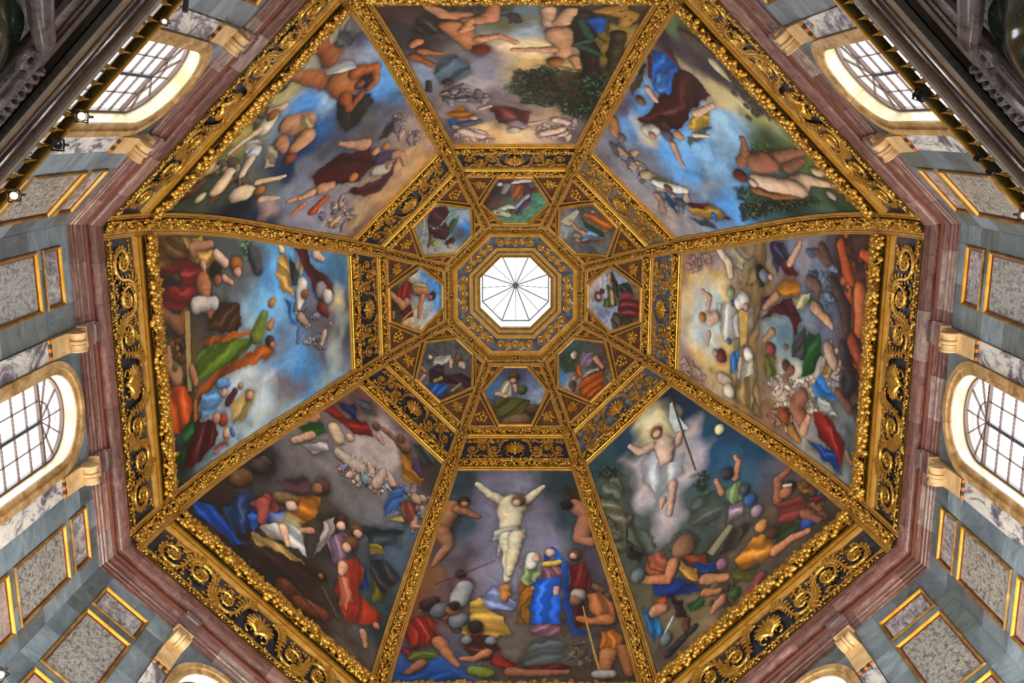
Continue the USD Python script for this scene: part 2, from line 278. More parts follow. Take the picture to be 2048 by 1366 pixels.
for k in range(8):
    W = thing('wall_'+SIDE[k], 'grey-blue marble drum wall with framed stone panels '+wall_text[k], 'wall', kind='structure')
    hs = 14.06*T8+.02
    core = box(-14.75*T8, 19.3, 14.75*T8, 31.2).difference(stadium(1.5))
    obj('wall_body', slab(k, core, 14.07, 14.7), 'wall_core', W)
    ri = random.Random(100+k)
    outer = stadium(1.80)
    def put(s0, s1, h0, h1, g=.004):
        P = box(s0+g, h0+g, s1-g, h1-g)
        if s0 < 1.9 and s1 > -1.9 and h1 > 22: P = P.difference(outer)
        for q in getattr(P, 'geoms', [P]):
            if q.area > .01: obj('marble_slab', slab(k, q, 14.0+ri.uniform(-.004, .004), 14.07), ri.choice(BAR), W)
    for sg in (-1, 1):
        for a, b in rows(19.45, 30.95, [20.8, 22.2, 23.6, 24.9, 26.3, 27.6, 28.95, 30.0]): put(*mirror(2.53, 3.32, sg), a, b)
        for a, b in rows(19.45, 30.95, [20.2, 21.6, 23.0, 24.3, 25.46, 27.0, 28.4, 29.5]): put(*mirror(5.21, 5.80, sg), a, b)
        for a, b in ((30.31, 30.95), (28.8, 29.12), (25.30, 25.62), (19.45, 21.3)):
            m = ri.uniform(3.9, 4.6); put(*mirror(3.32, m, sg), a, b); put(*mirror(m, 5.21, sg), a, b)
        for a, b in rows(28.95, 30.95, [29.9]): put(*mirror(1.84, 2.53, sg), a, b)
        put(*mirror(0, 1.84, sg), 30.2, 30.95); put(*mirror(.9, 1.84, sg), 28.95, 30.2); put(*mirror(0, 1.88, sg), 19.45, 20.9); put(*mirror(0, 1.88, sg), 20.9, 22.3)
        for a, b in rows(19.45, 28.95, [21.4, 24.2, 26.7]):      # white and violet pilaster strip
            q = box(*[mirror(1.84, 2.51, sg)[0]+.004, a+.003, mirror(1.84, 2.51, sg)[1]-.004, b-.003]); obj('pilaster_slab', slab(k, q, 13.95, 14.07), 'paonazzo', W)
        for (h0, h1), mt in zip(((29.13, 30.30), (25.63, 28.79), (21.3, 25.29)), ('breccia_violet', 'breccia_grey', 'breccia_rose')):
            s0, s1 = mirror(3.335, 5.20, sg)
            obj('panel', slab(k, box(s0+.08, h0+.08, s1-.08, h1-.08), 14.02, 14.07), mt, W)
            for fm in rect_frame(k, s0+.10, s1-.10, h0+.10, h1-.10, [(0, 0), (0, .012), (.055, .008), (.055, 0)], 14.02): obj('panel_inner_band', fm, 'rosso', W)
            for i, fm in enumerate(rect_frame(k, s0, s1, h0, h1, PANEL_PROF, 14.0)): obj('panel_frame', fm, 'giallo_lit' if i == 2 else 'giallo_trim', W)  # top piece coloured as if lit, the other sides darker as if shaded
    # ---- the window in it
    wn = thing('window_%d' % (k+1), 'tall arched window of small panes, yellow marble surround, '+['on the right', 'lower right', 'bottom', 'lower left, only its head in the photo', 'on the left', 'upper left', 'top', 'upper right'][k], 'window', kind='structure')
    ring = stadium(1.82, SILL-.1).difference(stadium(1.62, SILL-.2)); ring2 = stadium(1.63, SILL-.1).difference(stadium(1.40, SILL-.2))
    rev = stadium(1.46, SILL-.05).difference(stadium(1.385, SILL+.02))
    cuts = []
    ang = [0, 36, 72, 108, 144, 180]
    for a0, a1 in zip(ang[:-1], ang[1:]):
        t0, t1 = math.radians(a0+.12), math.radians(a1-.12); cuts.append(Polygon([(0, WC)]+[(3*math.cos(t), WC+3*math.sin(t)) for t in np.linspace(t0, t1, 6)]))
    for sg in (-1, 1):
        for a, b in ((22.1, 24.6), (24.6, 26.8), (26.8, WC)): s0, s1 = mirror(.05, 3, sg); cuts.append(box(s0, a+.004, s1, b-.004))
    for c in cuts:
        for nm, poly, a0, a1, mt in (('surround_stone', ring, 13.86, 14.07, 'giallo_window'), ('surround_stone', ring2, 13.93, 14.07, 'giallo_window'), ('reveal_stone', rev, 13.96, 14.62, 'white_reveal')):
            q = poly.intersection(c)
            for g in getattr(q, 'geoms', [q]):
                if g.geom_type == 'Polygon' and g.area > .003: obj(nm, slab(k, g, a0, a1), mt, wn)
    obj('sill', slab(k, box(-1.9, SILL-.12, 1.9, SILL+.03), 13.8, 14.62), 'giallo_window', wn)
    A0, A1 = 14.36, 14.44
    obj('outer_frame', slab(k, stadium(1.39, SILL+.02).difference(stadium(1.31, SILL+.1)), A0-.02, A1+.02), 'frame_brown', wn)
    obj('mullion', slab(k, box(-.055, SILL+.05, .055, WC-.15), A0-.02, A1), 'iron_dark', wn)
    obj('transom', slab(k, box(-1.34, WC-.19, 1.34, WC-.09), A0-.03, A1), 'frame_brown', wn)
    for s in (-.66, .66): obj('glazing_bar', slab(k, box(s-.016, SILL+.05, s+.016, WC-.17), A0, A1-.02), 'frame_brown', wn)
    for i in range(1, 9):
        h = WC-.14-i*.77
        if h > SILL+.2: obj('glazing_bar', slab(k, box(-1.34, h-.018, 1.34, h+.018), A0+.005, A1-.015), 'frame_brown', wn)
    for t in (25, 58, 90, 122, 155):
        c, s = math.cos(math.radians(t)), math.sin(math.radians(t)); q = affinity.rotate(box(.02, -.016, 1.34, .016), t, origin=(0, 0)); q = affinity.translate(q, 0, WC-.12)
        obj('fanlight_bar', slab(k, q, A0, A1-.02), 'frame_brown', wn)
    rr = Polygon([(.62*math.cos(t), .62*math.sin(t)) for t in np.linspace(0, math.pi, 24)]+[(.585*math.cos(t), .585*math.sin(t)) for t in np.linspace(math.pi, 0, 24)])
    obj('fanlight_ring', slab(k, affinity.translate(rr, 0, WC-.12), A0, A1-.02), 'frame_brown', wn)
    obj('pane', slab(k, stadium(1.36, SILL+.03), 14.40, 14.408), 'pane', wn)

# ---------------------------------------------------------------- red stone cornice at the dome's foot, in blocks, stepping out over the consoles
def lim_oct(u0, u1): return lambda a, h: (max(u0, -a*T8), min(u1, a*T8))
CLOW = [(14.02, 30.94), (13.95, 30.94), (13.95, 31.06), (13.91, 31.09), (13.91, 31.22), (13.86, 31.25), (13.86, 31.40), (13.80, 31.50), (13.78, 31.52), (13.78, 31.66), (14.02, 31.66)]
CMID = [(14.02, 31.66), (13.77, 31.66), (13.73, 31.72), (13.73, 31.80), (13.79, 31.82), (13.79, 31.93), (14.02, 31.93)]
CTOP = [(14.02, 31.93), (13.72, 31.93), (13.70, 31.98), (13.64, 32.02), (13.58, 32.10), (13.52, 32.24), (13.49, 32.36), (13.49, 32.44), (14.02, 32.44)]
for k in range(8):
    T = thing('trim_%d' % (k+1), 'moulded red-brown stone cornice block course below the gilded dome, '+WHERE[k]+' side', 'cornice', kind='structure')
    ri = random.Random(200+k)
    for prof, name in ((CLOW, 'cornice_block'), (CTOP, 'crown_block')):
        x = [-6.2]+sorted(-4.6+i*1.85+ri.uniform(-.35, .35) for i in range(6))+[6.2]
        for a, b in zip(x[:-1], x[1:]): obj(name, sweep_s(k, prof, lim_oct(a+.004, b-.004)), 'porphyry_%d' % ri.choice([0, 0, 1, 1, 2, 3]), T)
    obj('groove_band', sweep_s(k, CMID, lim_oct(-6.2, 6.2)), 'porphyry_groove', T)
    for sg in (-1, 1):
        s0, s1 = mirror(1.80, 2.58, sg)
        P = [(a-.10, h) for a, h in CLOW]; P[0] = (14.0, 30.935); P[-1] = (14.0, 31.665)
        obj('cornice_break', sweep_s(k, P, lim_oct(s0, s1)), 'porphyry_%d' % ri.choice([0, 1, 2]), T)
        obj('cornice_break', sweep_s(k, [(13.9, 31.665), (13.66, 31.67), (13.62, 31.75), (13.64, 31.86), (13.72, 31.925), (13.9, 31.925)], lim_oct(s0+.05, s1-.05)), 'porphyry_%d' % ri.choice([0, 1]), T)
        obj('inlay', slab(k, box(s0+.12, 31.54, s1-.12, 31.64), 13.665, 13.70), 'bardiglio_light', T)

# ---------------------------------------------------------------- dome shell behind everything, lower entablature, lower walls, floor
vs = np.linspace(-.1, np.interp(51.8, _H, _V), 40)
parts = []
for k in range(8):
    for d0, d1 in ((-.12, -.5),):
        G = []
        for d in (d0, d1): hw = half(vs, d); G += [dome(k, -hw, vs, d), dome(k, hw, vs, d)]
        n = len(vs); V = np.vstack(G); q = lambda a, b, i: [a*n+i, b*n+i, b*n+i+1, a*n+i+1]
        parts.append((V, np.array([q(0, 1, i) for i in range(n-1)]+[q(3, 2, i) for i in range(n-1)])))
C = thing('ceiling', 'octagonal painted and gilded dome shell, seen straight from below', 'ceiling', kind='structure')
obj('dome_shell', cat(parts), 'dome_backing', C)
# shoulder between cornice and shell
obj('shell_foot', cat([sweep_s(k, [(13.62, 32.40), (14.7, 32.40), (14.7, 31.1), (14.5, 31.1), (14.5, 32.2), (13.62, 32.2)], lambda a, h: (-a*T8, a*T8)) for k in range(8)]), 'dome_backing', C)

ENT = [('ledge_top', 'stone_fillet', [(14.1, 19.30), (12.43, 19.30), (12.41, 19.34), (12.41, 19.42), (14.1, 19.42)]),
       ('torus', 'maroon_gloss', [(13.4, 19.295)]+[(12.585-.125*math.sin(t), 19.085+.21*math.cos(t)) for t in np.linspace(0, math.pi, 12)]+[(13.4, 18.88)]),
       ('fillet', 'stone_fillet', [(13.4, 18.875), (12.575, 18.875), (12.575, 18.83), (13.4, 18.83)]),
       ('cove', 'maroon_gloss', [(13.4, 18.825), (12.595, 18.825), (12.61, 18.78), (12.60, 18.74), (13.4, 18.74)]),
       ('fillet', 'giallo_trim', [(13.4, 18.735), (12.592, 18.735), (12.592, 18.70), (13.4, 18.70)]),
       ('fillet', 'stone_fillet', [(13.4, 18.695), (12.60, 18.695), (12.615, 18.58), (12.64, 18.57), (13.4, 18.57)]),
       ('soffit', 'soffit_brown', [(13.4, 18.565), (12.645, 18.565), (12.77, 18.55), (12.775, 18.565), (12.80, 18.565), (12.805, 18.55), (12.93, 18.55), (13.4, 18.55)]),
       ('fillet', 'stone_fillet', [(13.4, 18.545), (12.925, 18.545), (12.935, 18.45), (12.965, 18.44), (13.4, 18.44)]),
       ('cyma', 'maroon_gloss', [(13.4, 18.435), (12.97, 18.435), (12.985, 18.36), (13.02, 18.31), (13.03, 18.25), (13.4, 18.25)]),
       ('fillet', 'giallo_trim', [(13.4, 18.245), (13.03, 18.245), (13.03, 18.22), (13.4, 18.22)]),
       ('bed_mould', 'scroll_stone', [(13.4, 18.215), (13.035, 18.215), (13.03, 18.15), (13.06, 18.09), (13.09, 18.07), (13.09, 18.01), (13.4, 18.01)]),
       ('bed_mould', 'maroon_gloss', [(13.4, 18.005), (13.10, 18.005), (13.14, 17.92), (13.18, 17.90), (13.4, 17.90)]),
       ('frieze', 'breccia_grey', [(13.4, 17.895), (13.24, 17.895), (13.24, 16.55), (13.4, 16.55)]),
       ('architrave', 'maroon_gloss', [(13.6, 16.545), (13.12, 16.545), (13.10, 16.45), (13.15, 16.38), (13.2, 16.3), (13.2, 16.0), (13.25, 15.98), (13.25, 15.6), (13.6, 15.6)])]
for k in range(8):
    T = thing('trim_%d' % (k+9), 'dark maroon main entablature with pale fillets and ledge, '+WHERE[k]+' side below the drum', 'entablature', kind='structure')
    for nm, mt, pr in ENT: obj(nm, sweep_s(k, pr, lambda a, h: (-a*T8, a*T8)), mt, T)
    L = thing('wall_'+SIDE[k]+'_lower', 'lower marble wall under the main entablature, '+WHERE[k]+' side', 'wall', kind='structure')
    obj('wall_body', sweep_s(k, [(13.42, -EYE), (14.7, -EYE), (14.7, 19.28), (13.42, 19.28)], lambda a, h: (-a*T8, a*T8)), 'wall_core', L)
    ri = random.Random(300+k); w = 13.3*T8
    for i in range(5):
        for j, (a, b) in enumerate(rows(-EYE, 15.58, [1, 4, 7, 10, 13])): obj('marble_slab', slab(k, box(-w+i*2*w/5+.005, a+.005, -w+(i+1)*2*w/5-.005, b-.005), 13.30, 13.41), ri.choice(['bardiglio_dark', 'bardiglio_green', 'breccia_rose', 'breccia_violet']), L)
fl = thing('floor', 'pale marble floor of the chapel, below the camera', 'floor', kind='structure')
obj('paving', cat([sweep_s(k, [(0.001, -EYE-.1), (13.4, -EYE-.1), (13.4, -EYE), (0.001, -EYE)], lambda a, h: (-a*T8, a*T8)) for k in range(8)]), 'floor_marble', fl)
PAINT = """
@S
b 262,1454,2e3f4c -259,1455,2b3d49 100,1352,5d5f72 -58,1254,5f6070 -252,1254,33454f 251,1206,3a4a56 280,1007,574e58 164,894,6a5a62 309,850,5f4a50 -354,982,4a4450 49,557,5d564e -189,493,4b463f 344,372,1d4f8f -53,374,54493f -383,375,4a4038 451,806,6b4526 -420,852,3c3436 133,1114,5d5f72 -133,1114,5d5c6c 388,937,6b4a30
c 74748a 172,1538 -96,1538 -182,1244 -236,1025 -236,808 151,807
s 6a4a40 245,683,16 228,649,10
s 4a4448 257,706,9
s 7a5a48 245,683,6 272,665,4
s 4a4448 252,642,16 268,663,10
s 4a4448 241,629,9
s 6a4a40 280,779,16 307,767,10
s 4a4448 262,786,9
s 7a5a48 280,779,6 283,813,4
s 7a5a48 352,691,16 325,705,10
s 5a4038 371,681,9
s 7a5a48 352,691,6 323,679,4
s 4a4448 293,725,16 296,762,10
s 6a4a40 291,698,9
s 7a5a48 293,725,6 274,753,4
s 5a4038 278,697,16 257,721,10
s 6a4a40 293,680,9
s 7a5a48 278,697,6 261,665,4
s 4a4448 389,750,16 371,712,10
s 5a4038 403,776,9
s 7a5a48 389,750,6 421,736,4
s 4a4448 378,707,16 356,695,10
s 5a4038 394,715,9
s 6a4a40 378,707,6 392,684,4
s 6a4a40 264,718,16 247,739,10
s 7a5a48 275,704,9
s 4a4448 264,718,6 252,691,4
s 5a4038 363,730,16 339,758,10
s 4a4448 380,711,9
s 6a4a40 363,730,6 329,733,4
s 4a3c38 -279,564,14 -256,557,10
s 6a5a50 -296,569,8
s 4a3c38 -315,468,14 -312,434,9
s 4a3c38 -317,492,8
s 6a5a50 -315,468,6 -299,441,3
s 5a4c44 -272,526,14 -287,512,9
s 6a5a50 -262,535,8
s 6a5a50 -272,526,6 -270,501,3
s 6a5a50 -289,462,14 -269,441,9
s 6a5a50 -304,478,8
s 4a3c38 -289,462,6 -270,484,3
s 4a3c38 -341,464,14 -337,487,9
s 5a4c44 -343,447,8
s 4a3c38 -291,515,14 -280,489,9
s 4a3c38 -299,532,8
s 6a5a50 -237,492,14 -252,514,9
s 5a4c44 -226,477,8
s 6a5a50 -237,492,6 -257,486,3
s 6a5044 -360,872,16 -392,851,10
s 4a3430 -339,887,9
s 6a5044 -399,789,16 -371,798,10
s 6a5044 -418,783,9
s 4a3430 -399,789,6 -416,819,4
s 4a3430 -359,818,16 -378,813,10
s 6a5044 -346,821,9
s 6a5044 -417,772,16 -401,746,10
s 4a3430 -428,791,9
s 6a5044 -417,772,6 -396,789,4
s 5a3a30 -418,825,16 -404,799,10
s 6a5044 -428,843,9
s 6a5044 -418,825,6 -394,821,4
s c9c2a8 182,1454,13 116,1387,20 52,1342,25 -58,1352,23 -139,1439,12
s c9c2a8 13,1322,54 20,1253,46 23,1187,40
P cfcdc8 69,1187 -42,1192 -50,1141 -19,1132 19,1150 50,1123 67,1025 75,1033 72,1132 110,1114 96,1178
s c9c2a8 34,1132,32 26,1051,24 31,911,14
s c4bca2 -11,1141,30 2,1060,24 24,938,13
s 6a4a30 -19,1357,29
s c0a890 -11,1340,18
s 8a6248 310,1301,42 328,1206,37
s 8a6248 271,1301,23 175,1253,10
s 2a1e18 245,1346,27
s 9a7050 241,1331,16
P a08a50 359,1196 288,1168 286,1132 356,1159
s 8a6248 341,1159,35 307,1095,25 369,989,11
P 4a3525 -234,1434 -267,1439 -350,1362 -348,1312 -241,1388
s 9a6a55 -286,1322,32 -346,1273,41 -334,1188,40 -301,1133,27 -353,1115,25
s 241a16 -251,1327,25
P 8a5f68 -123,981 -176,1016 -220,990 -232,886 -187,860 -100,877
P 1f5fc0 -138,990 -147,1060 -178,1078 -214,1043 -242,973 -246,886 -264,639 -360,613 -249,603 -213,764 -213,990 -177,1043 -153,990
P 8a6070 -83,683 -196,684 -207,612 -75,612
P 1f68d8 -93,903 -196,929 -207,808 -195,666 -76,675 -66,834
s c0a850 -138,990,11 -176,994,13 -206,1003,10
s c4a898 -166,1051,20
s b09080 -78,860,13 -56,842,10
s b09080 -187,860,13 -185,834,10
P a06a20 -19,903 -70,877 -65,666 -16,674
P 8fa070 -34,972 -79,990 -115,947 -100,903 -41,877
s c9c6c0 -83,1025,26 -73,981,19
s b89888 -101,1018,15
P 4a1a1c -245,860 -303,852 -321,657 -265,648
P 6a1c1e -258,990 -318,999 -350,904 -347,852 -303,843 -249,860
s 5a3020 -282,1038,26
s b89078 -270,1034,15
P 8f9cc8 147,807 90,868 46,851 -12,790 16,745 88,754 123,736
s a8743c 39,855,25 42,807,18
P d0a850 200,789 147,811 116,745 59,710 44,665 1,611 85,593 224,611 234,665 185,674
s 6a3f48 237,876,38
s 2a2226 243,937,21
s 8a8c90 222,859,33 247,789,34
s 4a3528 355,885,4 93,1007,2
P 8a2a1e 455,691 387,727 334,682 324,592 358,547 426,537 463,565
s 2a1418 383,771,27 349,793,18
s 9a6048 297,709,18
s 5a6068 325,740,35
s 6a7078 242,691,37
s 8a5a40 267,745,27
s 2a1c18 264,767,21
P 6a2420 473,528 406,537 372,464 445,454
P 5f6a28 425,519 329,528 319,473 377,445 454,473
s 8a5a40 384,445,22 432,390,17
s a06a48 319,574,24 265,483,16 229,437,10
P 4a2022 223,593 168,611 91,593 63,529 82,465 149,455 191,492
s 707880 202,579,22
s 707880 98,575,21
s 8a5a40 162,634,30
s 1e1612 167,654,29
s a06a4a 110,511,19 163,474,16 217,474,10
P 8a2420 69,502 -13,456 -26,410 47,410 108,456
s 6f7a30 167,410,22 106,392,25
P 6a1c28 -40,429 -188,452 -247,429 -220,411 -53,410
s 8a5a44 14,401,22 -86,392,19 -219,402,12
P 5a6468 -20,474 -89,575 -165,585 -226,549 -181,457 -53,438
s 9a9690 -284,826,32
s 8a5840 -268,795,24
P a0653c -324,826 -383,843 -436,782 -436,684 -392,667 -334,746
s a0653c -408,693,25 -330,684,17 -285,702,14
P b86e20 -376,631 -432,640 -468,577 -428,513 -362,540
s 8a5a3a -457,531,25 -471,394,17
s 9a6540 -394,503,30 -363,375,20
s b08a50 -302,764,4 -352,393,5
s 9a9a98 -338,389,20 -398,393,20
P 1d5fae 478,390 280,400 171,355 474,349
@W
b 240,1049,5f9fd8 126,973,7ab0d8 8,1125,5b97cf 190,1431,4a7fa8 25,1338,6a6470 2,1475,5f5f6c -173,1422,8a8a92 -97,1511,4a4a58 -162,860,a9b2b8 -286,919,9fb0b8 -350,1006,8aa0a8 354,781,4a4f50 263,873,7a8088 338,604,4a3a20 398,425,7a5a25 146,703,3a2a1c 122,349,3f4a30 15,503,5a4a30 174,459,3a2a20 -389,316,1a2a22 -207,1232,4f8fc8 -94,1024,5d96cc 43,922,9ab0b8 -305,1385,7a98b0 320,1077,6aa8de
c 555a5e 411,752 400,1016 351,1023 230,937 190,823 188,730 226,687 358,747
f 4a6a48 424,854 416,941 312,933 316,900
s 3f424a 360,936,22 284,963,25
c 6a7480 -31,962 25,1102 4,1148 -97,1129 -164,1008 -129,943
c 5a545c 125,1145 111,1241 -41,1402 -235,1362 -159,1261 -48,1243
c 6a6068 -171,1019 -240,1217 -278,1227 -347,1100 -376,1004 -262,1001
c b8c0c4 -128,783 -168,1008 -382,992 -404,910 -233,877
s 3a2c20 148,371,17 114,393,12
s 7a4a28 173,354,10
s 8a6a48 148,371,7 124,341,4
s 8a6a48 46,368,17 43,407,12
s 8a6a48 48,342,10
s 7a4a28 76,458,17 58,428,12
s 7a4a28 89,477,10
s 7a4a28 76,458,7 84,409,4
s 5a4028 0,466,18 19,423,12
s 3a2c20 -12,496,10
s 5a4028 0,466,7 25,477,4
s 5a4028 111,481,17 104,455,12
s 7a4a28 116,499,10
s 5a4028 111,481,7 130,474,4
s 3a2c20 183,382,17 190,423,11
s 5a4028 177,354,10
s 5a4028 183,382,7 156,407,4
s 7a4a28 36,456,18 54,472,12
s 7a4a28 22,446,10
s 3a2c20 36,456,7 16,487,4
s 3a2c20 31,399,17 -2,407,12
s 8a6a48 56,393,10
s 7a4a28 31,399,7 17,358,4
s 7a4a28 71,429,17 68,393,12
s 7a4a28 73,452,10
s 3a2c20 71,429,7 94,420,4
s 3a2c20 52,471,18 58,520,12
s 8a6a48 48,437,10
s 3a2c20 52,471,7 25,514,4
s 6a6a78 76,1216,14 83,1242,9
s 8a8890 71,1199,8
s 8a8890 25,1298,15 28,1336,10
s 6a6a78 23,1273,8
s 6a6a78 25,1298,5 7,1333,3
s 6a6a78 -117,1317,15 -133,1362,10
s 6a6a78 -105,1287,9
s 6a6a78 -117,1317,5 -149,1328,3
s 6a6a78 76,1176,14 100,1176,9
s a89ca0 58,1175,8
s 8a8890 76,1176,5 83,1206,3
s a89ca0 -4,1238,15 7,1213,9
s 8a8890 -10,1256,8
s 6a6a78 -77,1311,15 -74,1288,10
s 8a8890 -78,1329,9
s 6a6a78 -77,1311,5 -65,1291,3
s 6a6a78 36,1195,14 53,1195,9
s a89ca0 24,1195,8
s 8a8890 -80,1253,15 -79,1217,9
s 8a8890 -80,1279,9
s 6a6a78 -80,1253,5 -56,1229,3
s 6a6a78 27,1219,15 12,1213,9
s 8a8890 38,1225,8
s 6a6a78 27,1219,5 35,1196,3
s 5a4a34 -157,530,20 -181,586,13
s 6a3a24 -140,490,11
s 5a4a34 -157,530,8 -184,504,5
s 6a3a24 -254,506,20 -253,552,13
s 3a3a2c -254,474,11
s 3a3a2c -254,506,8 -285,509,5
s 5a4a34 -201,519,20 -213,481,13
s 3a3a2c -192,546,11
s 5a4a34 -194,451,20 -183,495,13
s 6a3a24 -202,420,11
s 6a3a24 -194,451,8 -231,486,5
s 5a4a34 -220,471,20 -207,517,13
s 3a3a2c -228,438,11
s 3a3a2c -124,498,20 -85,481,13
s 3a3a2c -151,510,11
s 5a4a34 -124,498,8 -121,553,5
s 6a3a24 -169,501,20 -160,443,13
s 6a3a24 -174,541,11
s 3a3a2c -177,467,20 -171,520,13
s 6a3a24 -180,428,11
s 5a4a34 -177,467,8 -217,485,5
P c09a48 471,472 449,652 404,682 342,628 354,593 450,469
P 6a4a1c 483,362 475,510 403,563 364,521 399,362
s a87858 407,587,26 418,695,15
s c8a898 368,725,24 331,779,19
s 9a6030 319,839,28
s c09080 287,844,19
P b89048 404,611 401,705 353,723 330,662 351,617
s b88a70 348,641,15 270,650,10
s b88a70 274,762,13 248,805,10
P 7a1a14 366,345 382,548 326,638 228,579 180,511 209,387 271,318
P 3a2420 338,341 340,480 293,499 279,358
s 9a6440 273,633,36 179,646,27 107,699,17 101,733,10
s 1c1614 312,713,32
s 8a5a40 271,724,19
s 7a5238 211,336,21 128,466,31 165,509,27
P 4a3018 175,717 163,843 55,856 35,786 80,636 121,664
s b0a8a4 191,575,29 179,694,25
p a08858 181,504 175,538 -141,512 -134,484
P 5f7a24 1,565 17,713 10,875 -23,917 -67,846 -95,678 -122,589 -96,547
P b8641c 39,607 45,775 31,921 8,931 12,737 21,617
P a85a1a -129,588 -101,702 -71,868 -39,1006 -88,1036 -115,955 -125,771 -150,672 -199,554 -257,534 -242,510 -162,533
s 6a7a30 -1,936,33 83,981,21
s b07848 126,1029,16 140,1044,9
s b07848 28,1011,16 50,1029,11
s 3a2418 -35,1006,21
s 9a6a50 -59,1021,16
s 9a6a48 -50,521,16 -109,539,20
s a07858 57,379,13 0,371,27 -56,416,37
s 6a5a48 -18,414,17
P c0541a -89,372 -108,474 -180,511 -250,483 -287,425 -274,360 -169,334 -93,331
s 9a6e50 -280,352,18 -357,355,15 -421,339,13
P 6a98c8 -183,582 -174,670 -223,702 -261,661 -260,573
s 5a88b8 -156,696,20 -168,743,15
s a88068 -202,716,17
P b09a60 -267,746 -219,856 -238,900 -280,897 -354,821 -338,763
s b08870 -252,870,20
s 4a1c28 -248,736,16 -211,787,14
s a87858 -196,820,13
P 4a1418 -269,520 -301,632 -351,664 -408,633 -448,484 -426,420 -325,473
s 8a3c1c -313,702,26
s b08068 -294,658,20
P 9a6a68 -400,634 -398,709 -426,718 -443,617
s c09880 -377,717,20
s 2a62b8 -367,746,9 -395,758,9
P 1a5a2c -279,426 -267,514 -318,501 -351,430
P 144a24 -346,390 -355,443 -414,408 -397,383
s 8a5a2c -193,529,11 -261,521,9
P d0a860 327,1089 330,1141 227,1152 147,1170 164,1112 255,1061
s e0c890 350,1108,14 368,1098,9
P 3a4038 311,1158 255,1201 187,1197 183,1161 262,1143
P c0b090 324,1194 250,1238 218,1223 265,1190
s c8c4c0 183,1221,29 108,1204,25 83,1196,13
s 8a5a30 138,1236,21
c d8c898 128,1427 127,1496 61,1506 41,1463 67,1409
P 5a1e1c 359,1185 351,1257 270,1289 175,1416 108,1439 89,1329 184,1283 259,1238
s 8a8490 140,1346,35
s c8c4c0 102,1390,31
s 6a2020 60,1340,24 17,1385,14
s b08068 -27,1403,9
s c8b0a0 310,1317,19 283,1368,15
s b09a90 -60,1360,14 -110,1336,12
P 2f70b8 138,1116 125,1145 38,1151 -2,1184 23,1138
s 9a8478 39,1199,19 7,1234,15
s 5a7090 -22,1195,15 -72,1179,9
c a8b8b0 2,1475 -4,1509 -137,1473 -320,1370 -303,1337 -121,1439
@SW
b 424,484,2a1c14 396,319,3c2c26 399,857,1c1a1a 279,1019,6a6668 264,925,5a5658 15,1030,5c5654 -27,1403,a89a98 23,1295,b8aaa8 -83,1556,6a5a60 256,1478,6a4a48 -266,1454,3a3638 -146,1101,6a6a72 -327,1038,4a5866 -301,970,3f5062 105,848,4a4030 22,843,2e2822 126,376,1e1814 -51,498,2a1e18 -226,390,3a302a -396,421,4a4440 -386,356,6a5a58 -373,611,2e4448 -463,557,1f2c30 148,194,2a1c18 -68,367,2a1a14
c 6a6668 414,984 135,1125 -179,1073 -34,959 264,925
c b0a4a0 106,1290 -1,1445 -83,1359 -51,1225 41,1193
s b8a098 24,1161,16 49,1177,10
s c0a898 6,1149,9
s 8a6a60 24,1161,6 24,1198,3
s 8a6a60 76,1103,16 88,1076,10
s 8a6a60 68,1120,9
s 7a8a8c 76,1103,6 98,1094,3
s c0a898 10,1121,16 2,1166,10
s b8a098 17,1090,9
s b8a098 -21,1115,16 -39,1146,10
s a88c80 -8,1092,9
s 5a78a8 -21,1115,6 -45,1097,3
s 8a6a60 -103,1148,16 -85,1129,10
s c0a898 -116,1161,9
s 8a6a60 132,1153,16 151,1162,10
s 7a8a8c 117,1146,9
s c0a898 -88,1217,16 -88,1264,11
s c0a898 -87,1186,9
s a88c80 23,1194,16 46,1202,10
s 8a6a60 7,1190,9
s 7a8a8c 23,1194,6 20,1225,4
s 8a6a60 -45,1223,16 -75,1208,11
s 8a6a60 -23,1233,9
s a88c80 -45,1223,6 -35,1180,3
s a88c80 79,1180,16 73,1141,10
s b8a098 84,1206,9
s 8a6a60 79,1180,6 107,1157,3
s 7a8a8c 45,1190,16 76,1171,10
s a88c80 24,1205,9
s 7a8a8c 45,1190,6 58,1229,4
s b8a098 -21,1204,16 10,1225,11
s b8a098 -42,1189,9
s b8a098 47,1114,16 57,1091,10
s b8a098 39,1132,9
s c0a898 47,1114,6 64,1129,3
s 5a78a8 -118,1201,16 -141,1228,11
s 7a8a8c -103,1183,9
s c0a898 -118,1201,6 -147,1200,4
s c0a898 54,1157,16 77,1129,10
s 5a78a8 38,1175,9
s 5a78a8 54,1157,6 64,1191,3
s a88c80 108,1144,16 78,1173,10
s a88c80 129,1124,9
s 5a78a8 108,1144,6 73,1132,3
s 8a6a60 116,1115,16 94,1090,10
s 7a8a8c 131,1131,9
s 8a6a60 116,1115,6 131,1080,3
s a88c80 -65,1202,16 -82,1180,10
s 5a78a8 -52,1217,9
s a88c80 -65,1202,6 -56,1169,3
s a88c80 -47,1150,16 -63,1130,10
s 5a78a8 -36,1164,9
s c0a898 -1,1158,16 -17,1177,10
s 8a6a60 10,1145,9
s 7a8a8c -1,1158,6 -18,1145,3
s b8a098 -28,1161,16 -39,1140,10
s b8a098 -21,1176,9
s c0a898 -28,1161,6 -9,1147,3
s 5a78a8 96,1107,16 87,1133,10
s a88c80 104,1089,9
s 8a6a60 96,1107,6 79,1090,3
s 6a7088 -219,1265,18 -175,1263,12
s a88a78 -249,1266,10
s a88a78 -325,1241,18 -306,1200,12
s 8a7a78 -340,1271,10
s 6a7088 -207,1189,18 -238,1205,12
s 8a7a78 -187,1179,9
s 8a7a78 -207,1189,7 -233,1172,5
s 8a7a78 -244,1282,18 -231,1316,12
s a88a78 -253,1259,10
